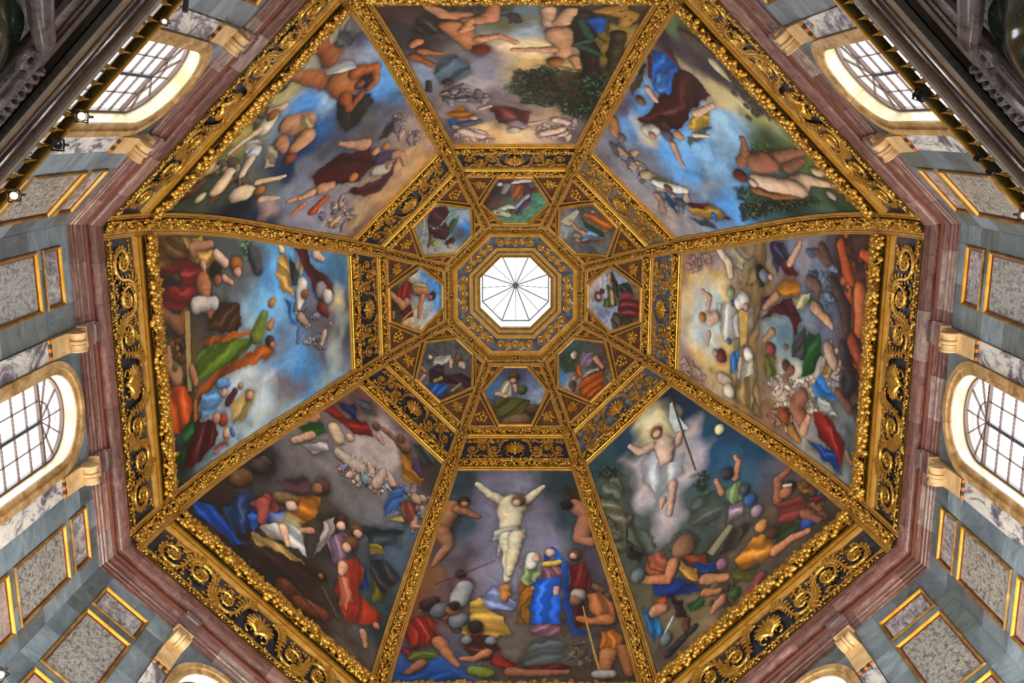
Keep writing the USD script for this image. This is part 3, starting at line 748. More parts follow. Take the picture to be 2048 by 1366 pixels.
s 6a7088 -324,1206,18 -349,1243,12
s 8a7a78 -305,1182,9
s a88a78 -324,1206,7 -359,1212,5
s a88a78 -300,1294,18 -268,1255,12
s 8a7a78 -323,1322,10
s 6a7088 -233,1151,17 -239,1103,11
s 6a7088 -229,1185,9
s 6a7088 -233,1151,7 -194,1125,5
s 6a7088 -299,1220,18 -260,1232,12
s 6a7088 -326,1212,9
s a88a78 -299,1220,7 -295,1271,5
s a88a78 -335,1136,17 -321,1178,12
s 6a7088 -345,1107,9
s a88a78 -335,1136,7 -371,1165,5
s 6a7088 -221,1218,18 -205,1169,12
s 8a7a78 -234,1253,10
s 3a2c28 181,414,25 134,388,17
s 4a3a30 214,432,14
s 4a3a30 181,414,10 160,348,6
s 4a3a30 295,480,25 296,427,17
s 3a2c28 296,515,14
s 2c2622 338,467,25 371,429,17
s 3a2c28 316,494,14
s 4a3a30 338,467,10 351,523,6
s 2c2622 195,523,25 169,561,17
s 2c2622 214,498,14
s 2c2622 196,453,25 151,492,17
s 3a2c28 228,427,14
s 2c2622 196,453,10 178,389,6
s 3a3028 379,848,26 388,806,32
s 5a4020 406,704,38 421,670,30
P 1450b0 495,427 418,474 234,422 255,396 342,386 460,370
P 1c3a68 385,498 379,606 336,673 268,606 254,478 301,437
P b8741c 241,779 92,906 54,810 89,743 165,722
P 5a3a48 279,816 223,923 160,928 137,875 232,805
s 4a3020 115,959,35
s 8a6048 128,930,22
s b08060 35,739,14 74,698,12
P 2a6ac8 297,572 186,714 155,686 225,576 232,504
P 8a4440 313,618 292,722 231,744 201,698 261,614
s 9a4a40 270,668,28 227,589,17
s c8a088 181,563,12
s 6a5030 236,753,26 175,797,26
s d0b0a0 169,764,24
c f0e0a0 193,645 125,719 85,654 153,579
P d8d4d0 227,558 150,677 74,698 32,650 -16,611 53,598 181,563
P c0a060 239,495 205,520 89,574 -63,571 -78,542 62,480 198,464
s d8b090 140,641,19 109,613,15 84,587,8
P 3a2618 207,374 169,498 -121,603 -136,574 -15,473
s 8a5a20 -108,581,12
s 5a3018 -9,391,41
s 6a3418 -96,383,35 -200,420,30
s 4a3a28 -40,425,5 -298,393,5
s 4a4030 -143,537,9 -267,461,9
s 5a4a30 -238,417,4 -480,367,4
P b8aaa8 18,817 -10,875 -56,803 -39,636 -8,754
P 8a7088 -35,752 -77,854 -133,850 -152,753 -128,683
s 3a2418 -54,889,26
s c8a898 -56,865,19
P 2c3a44 -131,936 -313,1083 -296,979 -250,877 -176,908
s 5a3a1c -126,902,29
s b89080 -141,895,19
P 9a8a2c -202,889 -253,938 -293,918 -239,852
P 6a6a20 -302,769 -359,810 -401,709 -371,666
P 2c3034 -244,843 -301,883 -420,867 -381,746 -282,780
P 1c3a90 -186,786 -263,790 -310,706 -276,673
P a83a24 -158,744 -194,794 -260,772 -286,654 -430,652 -427,579 -305,486 -239,519 -172,626
P c87860 -170,653 -209,678 -289,599 -269,536 -230,539
s 5a3a1c -140,828,33
s c09880 -136,798,20
s c09880 -166,707,22 -173,671,13
s a87860 -388,498,16 -422,447,10
s a87860 -427,579,16
P 5a5a60 303,1460 192,1516 126,1482 175,1443
P 8a2418 342,1282 317,1349 228,1345 140,1411 83,1368 150,1292 253,1297
P 14306a 315,1369 244,1436 180,1382 211,1364
s 6a4a28 93,1429,22
s b08878 54,1391,14 18,1380,9
s a8785a 338,1226,16 341,1181,13
P 2a5a20 379,1120 302,1224 253,1194 316,1108
s b89078 301,1125,18 345,1036,14
P b8b0b8 305,1055 234,1148 193,1128 248,1052
s c0a890 243,1240,26 194,1210,25
s c0a890 160,1264,19
P 3a4048 -94,1514 -171,1563 -288,1547 -204,1457
P b07c28 -66,1411 -104,1472 -170,1386 -250,1402 -247,1331 -174,1305
s 7a5a48 -80,1462,33 -10,1455,14 60,1448,11
s 6a4a28 -40,1480,20
s 4a3858 -176,1427,23 -225,1393,14
s a8988c 154,1153,21 74,1158,25 28,1174,25
s b09c90 -74,1168,25 -68,1243,19
P 3f6aa8 -155,1110 -149,1229 -190,1256 -230,1169 -202,1080
s c0a090 -100,1260,11 -138,1235,17
s 6a8a90 -20,1144,23
P 8a4a40 -224,1179 -274,1261 -313,1174 -301,1102
P a89a40 -205,1053 -254,1132 -289,1121
s a88878 -274,1261,24
d b8a8a0 174,1181 21,1247 -115,1259 -130,1147 20,1119 151,1108
@SE
b -248,1470,0f2c44 4,1469,1a4058 -253,1097,1c4a6a -403,935,1f4c6c -217,856,2f5a70 -424,784,5a5a6c 217,1438,2a4a54 232,1334,4a5450 339,1202,5a5a50 352,1064,3a3c38 -44,853,3a4a4a 41,865,4a5450 -78,636,5a5044 53,626,3a3c38 407,789,5a5844 227,397,8a7a60 410,398,5a5048 62,366,6a5c48 -364,497,5a4a3c -316,619,5c4c40 -487,409,4a4438 279,1024,4a5450 292,892,3a4444
c d8d0a8 -163,1523 -209,1386 -164,1295 -80,1252 -14,1307 24,1437 -19,1533 -95,1557
c ece4c0 -126,1465 -145,1388 -106,1326 -55,1348 -39,1419 -75,1478
c b8b0b8 119,1401 29,1354 -40,1279 -237,1318 -311,1302 -231,1204 -252,1115 -114,1054 -8,1040 44,942 151,901 239,913 143,1040 191,1118 157,1240
s d8d8a8 -327,1144,22
f 2a3a30 -100,1054 -155,996 -116,900 -65,983
f 2a3c34 245,1468 156,1389 177,1326 275,1414
s 3a4a5c -378,496,17 -345,493,12
s 8a5a40 -401,499,10
s 3a4a5c -378,496,6 -386,543,4
s 6a4a38 -442,531,17 -468,556,12
s 3a4a5c -425,513,10
s 3a4a5c -461,481,17 -473,518,12
s 6a4a38 -452,455,9
s 3a4a5c -461,481,6 -488,494,4
s 8a5a40 -413,456,17 -434,493,12
s 6a4a38 -398,430,9
s 6a4a38 -413,456,6 -436,422,4
s 6a4a38 -401,496,17 -428,490,12
s 8a5a40 -382,500,10
s 6a4a38 -422,428,17 -429,388,12
s 3a4a5c -418,457,10
s 8a5a40 -454,566,17 -460,607,12
s 3a4a5c -450,536,10
s 6a4a38 -454,566,6 -483,580,4
s 8a5a40 -431,489,17 -430,448,12
s 3a4a5c -431,518,10
s 5a5a4c 361,1118,23 340,1151,15
s 484c44 377,1096,13
s 5a5a4c 361,1118,9 341,1077,6
s 484c44 308,1163,23 287,1109,15
s 6a6658 324,1201,13
s 484c44 308,1163,9 352,1148,6
s 6a6658 359,1232,24 413,1234,16
s 5a5a4c 322,1230,13
s 5a5a4c 359,1232,10 402,1281,6
s 5a5a4c 335,1081,23 367,1095,15
s 484c44 311,1070,13
s 6a6658 335,1081,9 347,1120,6
s 5a5a4c 351,1020,23 385,1051,15
s 484c44 326,1000,12
s 5a5a4c 337,1279,24 342,1217,15
s 484c44 334,1324,14
s 6a6658 337,1279,10 371,1238,6
s 5a5a4c 282,1101,23 256,1114,15
s 6a6658 301,1092,13
s 4a4438 85,565,20 108,533,13
s 4a4438 69,588,11
s 6a5a44 85,565,8 117,596,4
s 6a5a44 93,396,19 67,385,13
s 6a5a44 110,403,11
s 3a3c38 93,396,8 89,360,4
s 6a5a44 89,523,20 125,496,13
s 3a3c38 63,540,11
s 4a4438 119,577,20 83,548,13
s 6a5a44 145,596,11
s 4a4438 66,464,20 102,498,13
s 4a4438 41,440,11
s 6a5a44 127,441,20 94,422,13
s 4a4438 151,454,11
P 6a7468 299,1371 208,1376 199,1266 247,1235 305,1310
P 7a7a68 348,1338 268,1272 262,1141 348,1002 330,1147
P 5a6660 -12,945 -122,909 -138,816 -39,784 35,874
P 5a6458 275,1109 230,991 222,897 278,893 317,1030
P 1a2020 328,1012 296,909 335,890 361,971
p 8a8a70 56,688 -94,726 -104,700 38,654
P 3a3c34 -104,700 -183,644 -57,598 22,637
s c8aa98 -33,1337,21 35,1369,17 59,1440,11
s c8aa98 -138,1255,18 -201,1297,11
s d0b8a8 -82,1300,45 -52,1232,37
s 8a5a3c -88,1391,30
s d0b0a0 -86,1380,20
P c8d0dc 54,1313 -21,1317 13,1219 -79,1187 -116,1180 -66,1105 0,1110 70,1088 119,1077 85,1151 101,1214
s b89888 -2,1092,19 89,987,12
s b89888 78,1066,15 107,1042,8
p c8d8e4 -222,1464 -248,1470 -217,1377 -218,1269 -159,1309 -171,1395
s 4a3020 -253,1502,5 -124,1068,4
P 8aa070 -159,886 -250,866 -203,778 -148,791
s b08068 -241,891,15 -296,941,12 -301,975,8
s a87860 -153,877,14 -167,946,10
s 2a343c -224,933,28
P a890a0 -140,799 -197,769 -176,714 -92,743
s 3a4850 -244,811,24
s 2a5a90 -233,745,26
s 9a8498 -226,674,26
s 8a5a48 -324,642,21 -378,725,19 -437,729,13
P a87a28 -425,637 -484,615 -449,559 -409,591
s 5a3828 -453,604,21
P 6a2420 -423,557 -489,490 -434,476
P 8a4038 -309,628 -410,573 -396,491 -307,501 -271,544
s 2a2420 -395,656,26
s a06a50 -370,646,26
s c0c0b8 -379,679,7 -403,660,7
P 2c4a2c -253,533 -342,459 -302,410 -203,464
s 1c50a0 -362,434,29
s 8a5a48 -371,489,19 -401,401,13
P c8882c -36,560 -158,579 -199,501 -182,426 -97,446 -21,485
s c08a50 -202,592,26
s c08868 -187,435,21 -276,425,15 -340,395,12
s 4a3428 -221,530,30
P 5a5a20 2,511 -92,436 -40,403 32,452
s 3a5a30 43,405,24
s b07c60 105,427,22 160,412,16
s 8a4a48 -87,380,19 26,341,14
s 4a5054 177,839,11 132,868,11 80,845,11 56,777,11
s 7a5a40 124,794,51
P 8a4428 152,770 70,687 67,625 140,700
P 1c50a8 132,692 45,617 29,555 111,612
s 8a6070 27,582,26
P 1c3a80 334,776 201,659 146,545 227,584 347,703
P a86048 292,892 216,862 224,783 303,760 334,846
s b07858 207,767,27 260,718,20 355,810,17
P c89a48 176,751 126,656 143,600 201,659
s 5a646c 369,851,31
s b07c58 126,583,22 41,507,16
s a07050 156,525,16 94,475,12
P 2c5a30 237,537 160,515 184,466 243,499
P 3a2024 295,652 258,572 269,468 311,540
P 2a78b0 429,697 403,644 377,506 452,509 448,575
P c06020 366,692 317,660 324,595 377,618
s b07c60 381,636,27 341,612,18
s 5a3a28 282,467,18 304,418,12
s a8b0b0 325,539,7 412,484,7
s 6a7880 392,471,27
s 2a2c30 257,413,13 410,398,18
@E
b -82,1389,b8c4cc 110,1448,c0c8c8 -203,1494,a88a70 165,1266,c0a878 -282,1429,8a7478 226,1470,8a7470 -221,1017,8a7048 113,1004,6a5a40 333,1023,7a6440 2,865,7a98a8 -360,872,6a7488 -370,784,8a8088 -305,684,6a7890 -164,609,5a6a88 -206,589,4a5468 -361,545,3a2420 -378,420,4a2018 -167,392,6a2c18 59,415,3a2420 178,733,b0aca0 200,826,b8b4a8 227,473,6a7074 282,399,5a6468 264,600,8a9090 344,896,7a5a48 -237,402,7a3418
c d8b868 -194,1494 -239,1385 -236,1229 -30,1167 188,1202 234,1356 155,1488 -13,1540
c b8c8d0 -159,1478 -194,1355 -172,1256 -20,1221 153,1248 186,1345 128,1447 -20,1495
s c8c0b8 254,723,12 239,742,8
s 9a8078 263,710,6
s c8c0b8 274,685,12 293,688,8
s c8c0b8 260,682,6
s 9a8078 251,905,12 248,921,8
s c8c0b8 253,895,6
s c8c0b8 251,905,5 238,908,3
s c8c0b8 182,778,12 160,768,8
s c8c0b8 197,785,6
s 8a9098 182,778,5 173,748,3
s 8a9098 232,751,12 256,769,8
s c8c0b8 215,738,6
s a89080 209,914,12 212,940,8
s a89080 205,895,6
s b8a898 146,689,12 133,664,8
s 8a9098 155,706,6
s 9a8078 146,689,5 161,680,3
s c8c0b8 151,734,12 157,771,8
s 9a8078 147,709,6
s c8c0b8 151,734,5 125,725,3
s a89080 195,857,12 183,861,8
s 9a8078 203,853,6
s a89080 195,857,5 187,839,3
s b8a898 244,609,12 230,609,8
s 8a9098 254,608,6
s b8a898 249,751,12 265,731,8
s c8c0b8 239,764,6
s 8a9098 176,812,12 185,839,8
s 8a9098 170,793,6
s b8a898 176,812,5 158,818,3
s c8c0b8 173,877,12 168,895,8
s b8a898 176,864,6
s 8a9098 173,877,5 160,861,3
s 9a8078 255,824,12 234,805,8
s c8c0b8 270,837,6
s c8c0b8 202,817,12 202,839,8
s 9a8078 202,802,6
s c8c0b8 202,817,5 185,803,3
s 8a9098 194,667,12 180,634,8
s 8a9098 204,689,6
s a89080 233,821,12 223,837,8
s a89080 240,810,6
s a89080 233,821,5 216,806,3
s c8c0b8 133,709,12 122,680,8
s b8a898 141,729,6
s 9a8078 133,709,5 143,688,3
s 9a8078 246,805,12 247,828,8
s 8a9098 245,788,6
s 8a9098 246,805,5 229,791,3
s 8a9098 179,918,12 206,925,8
s 8a9098 160,912,6
s c8c0b8 289,852,12 273,830,8
s c8c0b8 301,869,6
s c8c0b8 289,852,5 296,829,3
s c8c0b8 267,754,12 255,731,8
s a89080 275,769,6
s 9a8078 267,754,5 268,731,3
s b8a898 294,879,12 285,857,8
s a89080 301,893,6
s c8c0b8 259,668,12 252,638,8
s a89080 263,687,6
s c8c0b8 225,889,12 208,885,8
s a89080 236,891,6
s 8a9098 284,724,12 303,728,8
s 9a8078 270,722,6
s b8a898 307,808,12 301,833,8
s b8a898 312,788,6
s c8c0b8 188,754,12 208,762,8
s 9a8078 173,749,6
s 8a9098 188,754,5 192,782,3
s 9a8078 192,896,12 214,911,8
s a89080 177,884,6
s 8a9098 192,896,5 199,925,3
s 9a8078 270,732,12 260,740,8
s a89080 278,725,6
s 8a9098 270,732,5 261,712,3
s 8a9098 213,780,12 207,806,8
s 8a9098 216,761,6
s a89080 213,780,5 191,764,3
s b8a898 240,883,12 224,863,8
s c8c0b8 251,897,6
s c8c0b8 282,803,12 267,814,8
s 8a9098 293,796,6
s 9a8078 233,678,12 243,658,8
s 8a9098 226,691,6
s a8886c 346,866,12 348,833,8
s 8a6a58 344,890,6
s 8a6a58 322,836,12 333,826,8
s 6a5048 313,844,6
s a8886c 319,802,12 304,807,8
s 8a6a58 330,799,6
s 8a6a58 319,802,5 311,780,3
s 6a5048 357,886,12 356,860,8
s 6a5048 359,906,6
s 8a6a58 357,886,5 370,870,3
s 8a6a58 354,791,12 376,786,8
s a8886c 338,793,6
s 8a6a58 354,791,5 375,814,3
s 8a6a58 326,884,12 333,915,8
s a8886c 320,862,6
s 8a6a58 368,861,12 383,888,8
s 8a6a58 358,842,6
s a8886c 368,861,5 355,880,3
s a8886c 313,863,12 326,854,8
s 8a6a58 305,870,6
s 8a6a58 313,863,5 319,885,3
s 8a6a58 346,842,12 339,870,8
s 6a5048 350,822,6
s a8886c 346,842,5 320,831,3
s 6a5048 302,808,12 319,835,8
s 6a5048 289,789,6
s a8886c 302,808,5 306,840,3
s 8a6a58 370,904,12 351,918,8
s 6a5048 384,894,6
s 8a6a58 370,904,5 345,885,3
s a8886c 341,800,12 324,797,8
s a8886c 353,803,6
s a8886c 341,800,5 333,777,3
s a8886c 378,820,12 392,817,8
s 6a5048 368,820,6
s 8a6a58 378,798,12 398,801,8
s 8a6a58 364,797,6
s 8a6a58 364,837,12 338,830,8
s 8a6a58 382,843,6
s 6a5048 364,837,5 350,805,3
s 8a6a58 353,923,12 348,900,8
s 6a5048 358,939,6
s 6a5048 353,923,5 362,906,3
s 8a8890 140,529,14 114,528,9
s a89890 159,530,8
s a89890 88,526,14 85,548,9
s 8a8890 91,511,8
s b0a090 88,526,5 76,505,3
s 8a8890 125,581,14 110,560,9
s a89890 136,596,8
s a89890 125,581,5 123,554,3
s 8a8890 -13,582,14 -31,572,9
s a89890 1,590,8
s b0a090 98,585,14 78,580,9
s 8a8890 112,587,8
s a89890 -23,595,14 -46,576,9
s a89890 -8,608,8
s a89890 -23,595,5 -12,570,3
s a89890 60,525,14 74,542,9
s b0a090 50,512,8
s a89890 39,608,14 67,614,9
s a89890 19,604,8
s b0a090 1,552,14 -21,530,9
s a89890 16,566,8
s 8a8890 31,571,14 38,541,9
s b0a090 27,592,8
s 8a8890 118,542,14 111,503,9
s a89890 122,567,8
s 8a8890 118,542,5 139,534,3
s 8a8890 40,534,14 24,545,9
s 8a8890 51,526,8
s b0a090 40,534,5 20,523,3
s 8a8890 37,508,14 17,500,9
s b0a090 50,513,8
s b0a090 47,569,14 51,597,9
s b0a090 44,549,8
s 8a8890 47,569,5 32,580,3
s 98807c -310,1468,12 -325,1444,8
s a88a80 -299,1486,7
s a88a80 -310,1468,4 -296,1447,3
s b09a90 -216,1492,12 -210,1472,8
s a88a80 -220,1505,7
s 98807c -216,1492,4 -201,1495,3
s b09a90 -280,1454,12 -303,1440,8
s b09a90 -265,1463,7
s a88a80 -267,1394,12 -281,1422,8
s 98807c -257,1374,7
s a88a80 -267,1394,4 -291,1399,3
s b09a90 -310,1420,12 -295,1430,8
s b09a90 -319,1413,7
s 98807c -277,1489,12 -252,1486,8
s 98807c -295,1491,7
s 98807c -277,1489,4 -283,1525,3
s 98807c -284,1361,12 -277,1347,8
s 98807c -290,1371,7
s b09a90 -243,1436,12 -237,1404,8
s b09a90 -247,1459,7
s 98807c -243,1436,4 -224,1423,3
s a88a80 -292,1382,12 -296,1348,8
s 98807c -288,1406,7
s 98807c -292,1382,4 -275,1362,3
s a88a80 -248,1474,12 -264,1498,8
s b09a90 -238,1458,7
s a88a80 -248,1474,4 -270,1459,3
s 98807c -295,1434,12 -293,1455,8
s a88a80 -295,1420,7
s a88a80 -295,1434,4 -308,1432,3
s 98807c -260,1417,12 -247,1419,8
s 98807c -270,1416,7
s a88a80 -233,1490,12 -235,1517,8
s a88a80 -233,1471,7
s a88a80 -233,1490,4 -247,1505,3
s 98807c -315,1332,12 -318,1298,7
s a88a80 -312,1355,6
s 98807c -315,1332,4 -294,1325,3
s a88a80 -267,1474,12 -278,1461,8
s a88a80 -258,1485,7
s a88a80 -229,1434,12 -218,1462,8
s 98807c -236,1415,7
s 98807c -229,1434,4 -247,1441,3
s b09a90 286,1440,13 271,1421,8
s b09a90 297,1454,7
s a88a80 278,1369,12 269,1347,8
s 98807c 285,1384,7
s 98807c 278,1369,5 293,1366,3
s a88a80 323,1377,12 301,1360,8
s b09a90 338,1389,7
s b09a90 323,1377,5 327,1349,3
s 98807c 236,1446,13 221,1444,8
s a88a80 246,1447,7
s 98807c 236,1446,5 225,1425,3
s a88a80 274,1483,13 294,1515,8
s a88a80 260,1461,7
s a88a80 274,1483,5 274,1520,3
s b09a90 265,1499,13 238,1491,8
s 98807c 283,1505,7
s a88a80 265,1499,5 253,1461,3
s b09a90 222,1499,13 241,1533,8
s 98807c 208,1475,7
s 98807c 270,1451,13 256,1464,8
s a88a80 279,1444,7
s a88a80 270,1451,5 252,1445,3
s a88a80 289,1470,13 297,1447,8
s b09a90 282,1488,7
s 98807c 302,1432,13 304,1461,8
s 98807c 301,1412,7
s 98807c 302,1432,5 283,1415,3
s a88a80 311,1412,13 309,1375,8
s 98807c 313,1437,7
s b09a90 251,1428,13 263,1417,8
s b09a90 242,1436,7
s b09a90 251,1428,5 266,1440,3
s b09a90 241,1473,13 250,1501,8
s b09a90 234,1454,7
s b09a90 241,1473,5 231,1495,3
s 98807c 270,1394,12 261,1415,8
s b09a90 277,1378,7
s b09a90 254,1402,13 263,1386,8
s b09a90 249,1414,7
s a88a80 255,1470,13 266,1493,8
s a88a80 248,1454,7
s 5a2c1c -402,413,22 -430,409,15
s 8a3c20 -382,416,12
s 3a2420 -402,413,8 -395,368,6
s 3a2420 -295,448,22 -310,395,15
s b05a2c -284,486,12
s 3a2420 -350,391,22 -361,441,15
s 8a3c20 -344,356,12
s 8a3c20 -350,391,8 -383,378,6
s b05a2c -239,473,22 -238,530,15
s 3a2420 -240,433,12
s b05a2c -239,473,9 -272,475,6
s 5a2c1c -326,438,22 -343,371,15
s 5a2c1c -314,483,12
s 8a3c20 -447,516,22 -407,506,15
s b05a2c -475,523,12
s 3a2420 -447,516,9 -446,585,6
s 5a2c1c -259,371,22 -278,331,15
s 8a3c20 -245,399,12
s 3a2420 -447,441,22 -441,497,15
s 5a2c1c -451,402,12
s b05a2c -327,486,22 -295,525,15
s 8a3c20 -349,457,12
s b05a2c -364,490,22 -364,529,15
s 8a3c20 -365,462,12
s 5a2c1c -364,490,9 -381,511,6
s 8a4424 7,458,22 32,478,14
s 5a3020 -11,445,12
s 5a3020 7,458,8 13,500,5
s 2c2828 81,401,22 103,442,14
s 8a4424 65,372,12
s 5a3020 81,401,8 59,420,5
s 5a3020 10,405,21 -23,358,14
s 5a3020 33,437,12
s 8a4424 10,405,8 16,349,5
s 2c2828 93,459,22 75,415,14
s 5a3020 107,491,12
s 5a3020 25,361,22 -11,324,14
s 5a3020 51,385,12
s 2c2828 82,360,22 50,349,14
s 2c2828 105,367,12
s 2c2828 82,360,8 82,311,5
s 8a4424 -116,401,21 -99,441,14
s 2c2828 -127,374,12
s 5a3020 -116,401,8 -136,421,5
s 5a3020 -93,458,21 -67,434,14
s 8a4424 -111,474,12
s 6a7890 -291,643,15 -273,655,10
s 5a6a88 -304,635,9
s 5a6a88 -291,643,6 -296,670,4
s 4a5a78 -242,618,15 -262,574,11
s 4a5a78 -227,646,9
s 6a7890 -220,629,15 -220,590,11
s 5a6a88 -220,655,9
s 6a7890 -220,629,6 -202,607,4
s 4a5a78 -177,677,15 -189,709,10
s 4a5a78 -168,656,9
s 5a6a88 -177,677,6 -203,674,4
s 6a7890 -218,598,15 -224,623,11
s 6a7890 -214,581,9
s 4a5a78 -218,598,6 -234,604,4
s 6a7890 -281,607,15 -291,581,11
s 5a6a88 -275,626,9
s 6a7890 -281,607,6 -278,581,4
s 6a7890 -341,614,15 -329,573,10
s 5a6a88 -350,642,9
s 5a6a88 -164,657,15 -147,701,11
s 4a5a78 -176,624,9
s 6a7890 -164,657,6 -178,694,4
s 4a5a78 -294,700,15 -280,745,10
s 6a7890 -305,667,9
s 4a5a78 -294,700,6 -303,743,4
s 4a5a78 -377,726,15 -384,759,10
s 5a6a88 -373,703,8
P 9a8058 -389,1062 -403,997 -265,998 -55,1016 119,1038 364,975 367,1021 129,1084 -66,1051 -247,1075
P c8ccc8 -81,1282 -113,1184 -51,1144 43,1138 68,1222 13,1263
p c0a060 -85,1146 -77,1087 60,1089 84,1123
s c8a898 -11,1330,28 -26,1291,23
s a8743c -7,1382,20
s c09a88 -62,1347,12 -108,1336,12 -131,1392,8
s c09a88 61,1332,12 117,1343,8
s 3a5a98 -105,1184,13
s 3a5a98 72,1197,13
P b8b09c -338,1236 -362,1165 -307,1057 -224,1062 -178,1153 -286,1172
P 9a8a68 -290,1136 -324,1058 -217,1050 -181,1129
s c8b8a0 -333,1285,17 -280,1220,18 -231,1204,18
s 8a9a80 -154,1199,22
s d0ccc8 -132,1114,30 -110,1148,22
s a88a78 -100,1100,15
s 6a3438 151,1242,30
P 3f80c0 133,1193 95,1134 153,1118 227,1174
s a88878 141,1281,16
P b8b4a8 136,1120 73,1065 136,1037 353,1034 306,1096 227,1138
s d8d4cc 109,1074,26
s b0a090 249,1236,23 256,1185,21
P 9a8458 268,1159 190,1045 344,1034 335,1143
s c8c4b8 300,1182,29
P 3a3450 -397,974 -405,898 -354,861 -274,921 -341,970
P 4a3a58 -156,1012 -185,925 -141,944 -114,1009
P 5a1c28 -55,1016 -165,890 -182,835 -97,770 -27,799 -99,851 -92,940
s b08c70 -165,694,23 -109,578,14
s 6a5048 -261,727,25 -252,679,21 -205,686,12
P 3a7a38 -183,778 -203,698 -161,717
P c0b890 -174,835 -223,723 -138,762 -140,798
P b87c28 -215,939 -269,842 -245,784 -195,802 -180,902
P 6a2428 -314,924 -339,848 -281,810 -271,887
s c09a80 -322,858,15 -398,809,12 -414,805,7
s 1a1818 -277,1032,19 -213,1016,13
s 6a747c -252,999,25
s b08c74 -249,963,13
s a88068 -177,924,17 -118,987,12
P 4a4c50 -33,811 -69,744 9,701 74,743 65,814
P 1a5a2c -56,731 -57,647 17,627 98,668 141,749 59,744
s 4a3828 113,845,21
s 7a5a48 32,852,11
s 7a5a48 122,810,16 165,852,11 195,803,9
s 7a3a38 58,940,25
P 6a6a30 91,983 92,904 177,908 173,966
s a88068 -18,935,15 23,977,13
d c8b8a8 175,897 148,712 193,633 284,796 263,913
P a08a60 84,644 14,577 64,558 109,617
s a89080 -14,593,25 31,549,26
P c0c8cc 204,645 204,555 242,498 248,602
P 2f80c8 166,685 104,630 175,506 197,530 188,646
s b89a88 164,710,13
P 8a241c 257,664 261,535 331,433 437,447 398,519 357,616
s 8a5c48 217,729,30 270,773,34 309,733,36
s 8a4a24 329,839,28
s 8a6a58 364,415,13 392,384,11
P 1c4a98 395,688 379,508 452,445 443,581
s 9a6c34 382,787,22 409,736,13
s b89078 362,716,20 295,685,13
s 4a2c28 -460,444,36 -482,371,26
s a04a20 -434,553,23 -345,505,27 -300,461,17
s 3a2824 -282,585,23 -184,498,33 -99,474,21
s b8683a -272,406,36 -181,394,33 -122,399,23
s 8a3c24 -71,432,33 -11,371,23 43,350,11
s 2a2a30 -43,493,23 63,428,33 146,457,28
s c05a24 -402,347,23 -414,412,17
s 5a4034 -406,671,21 -358,630,23 -393,716,10
s 6a4a40 145,510,18 183,425,22
s 2a2c34 183,372,24 233,337,16
@NE
b -300,1116,5f9fe0 -70,1133,6aa8e8 47,935,8ab8e4 -39,678,8fb8e0 67,1111,5a98d8 262,1026,5a98d8 -353,1118,6a5a68 -195,1448,7a7888 -89,1261,6a7080 -13,1548,98949c 185,1489,a8a0a0 263,1498,9a94a0 -457,584,3a2c3c -368,537,4a3c48 -248,496,3c303c -279,629,a89c80 -140,599,b8ac84 -91,440,8a8088 -483,495,5a6a48 -399,383,4a5a38 -285,339,3a4a34 -16,487,6a7a48 135,569,3a4a2c 217,402,4a6434 330,357,4a6030 356,793,1f2c20 421,417,2a3c28 306,923,2f4430 29,249,5a6a38 -14,253,4a3830 124,1100,8a94a4 -202,1028,62a2e2
c 3a2c38 -479,614 -384,578 -256,465 -148,456 -168,521 -289,610 -418,657
c c8b88c -300,658 -200,564 -46,436 52,428 -34,489 -106,607 -177,696
c 7a7888 -281,1346 -148,1342 43,1256 154,1224 70,1294 -77,1380 -195,1448
f 1f3a28 194,970 227,893 278,942 263,1000
f 22301c 270,1009 382,632 419,547 389,894 351,1091
f 3f5a30 79,661 110,591 219,603 235,680 118,715
c d8c890 -268,1132 -245,1071 -180,1103 -159,1163 -203,1210
s 7a88a8 -11,1360,16 -36,1385,11
s a88c78 6,1343,9
s 98848c -11,1360,6 -18,1307,4
s 7a88a8 -237,1330,16 -226,1358,11
s 98848c -245,1310,8
s 98848c -237,1330,6 -252,1345,4
s 6a5a60 -55,1393,16 -31,1427,11
s 6a5a60 -71,1372,9
s 98848c -55,1393,7 -62,1439,4
s 6a5a60 -152,1381,16 -123,1413,11
s 98848c -172,1359,9
s 7a88a8 -178,1386,16 -197,1348,11
s 6a5a60 -164,1413,9
s 6a5a60 -178,1386,6 -155,1368,4
s a88c78 -164,1319,16 -160,1279,10
s 98848c -167,1349,9
s c0b0a0 -196,1378,16 -220,1379,11
s a88c78 -179,1379,9
s a88c78 -93,1326,16 -116,1329,11
s a88c78 -76,1323,8
s c0b0a0 -83,1359,16 -101,1340,11
s 7a88a8 -70,1373,9
s 98848c -132,1362,16 -103,1371,11
s 7a88a8 -151,1356,9
s 98848c -112,1349,16 -112,1380,11
s a88c78 -111,1328,8
s 6a5a60 -213,1361,16 -233,1342,11
s c0b0a0 -198,1375,9
s 6a5a60 -213,1361,6 -205,1326,4
s c0b0a0 -31,1345,16 -53,1379,11
s 7a88a8 -14,1322,8
s a88c78 -31,1345,6 -53,1297,4
s 6a5a60 -169,1347,16 -144,1352,11
s 98848c -188,1345,8
s c0b0a0 -114,1395,16 -120,1348,11
s 98848c -110,1431,9
s c0b0a0 -114,1395,7 -87,1412,4
s 6a5a60 -61,1339,16 -32,1347,11
s 7a88a8 -82,1334,8
s 7a88a8 -61,1339,6 -44,1389,4
s a89a98 113,1335,17 98,1281,11
s 8a8890 122,1373,10
s a89a98 113,1335,6 143,1329,4
s a89a98 107,1413,18 91,1381,12
s 6a7a98 117,1437,10
s 8a8890 107,1413,7 125,1404,4
s 6a7a98 81,1360,17 58,1345,12
s 6a7a98 98,1371,10
s 6a7a98 63,1305,17 49,1320,12
s 6a7a98 73,1295,9
s 6a7a98 63,1305,6 52,1278,4
s a89a98 51,1374,17 34,1319,12
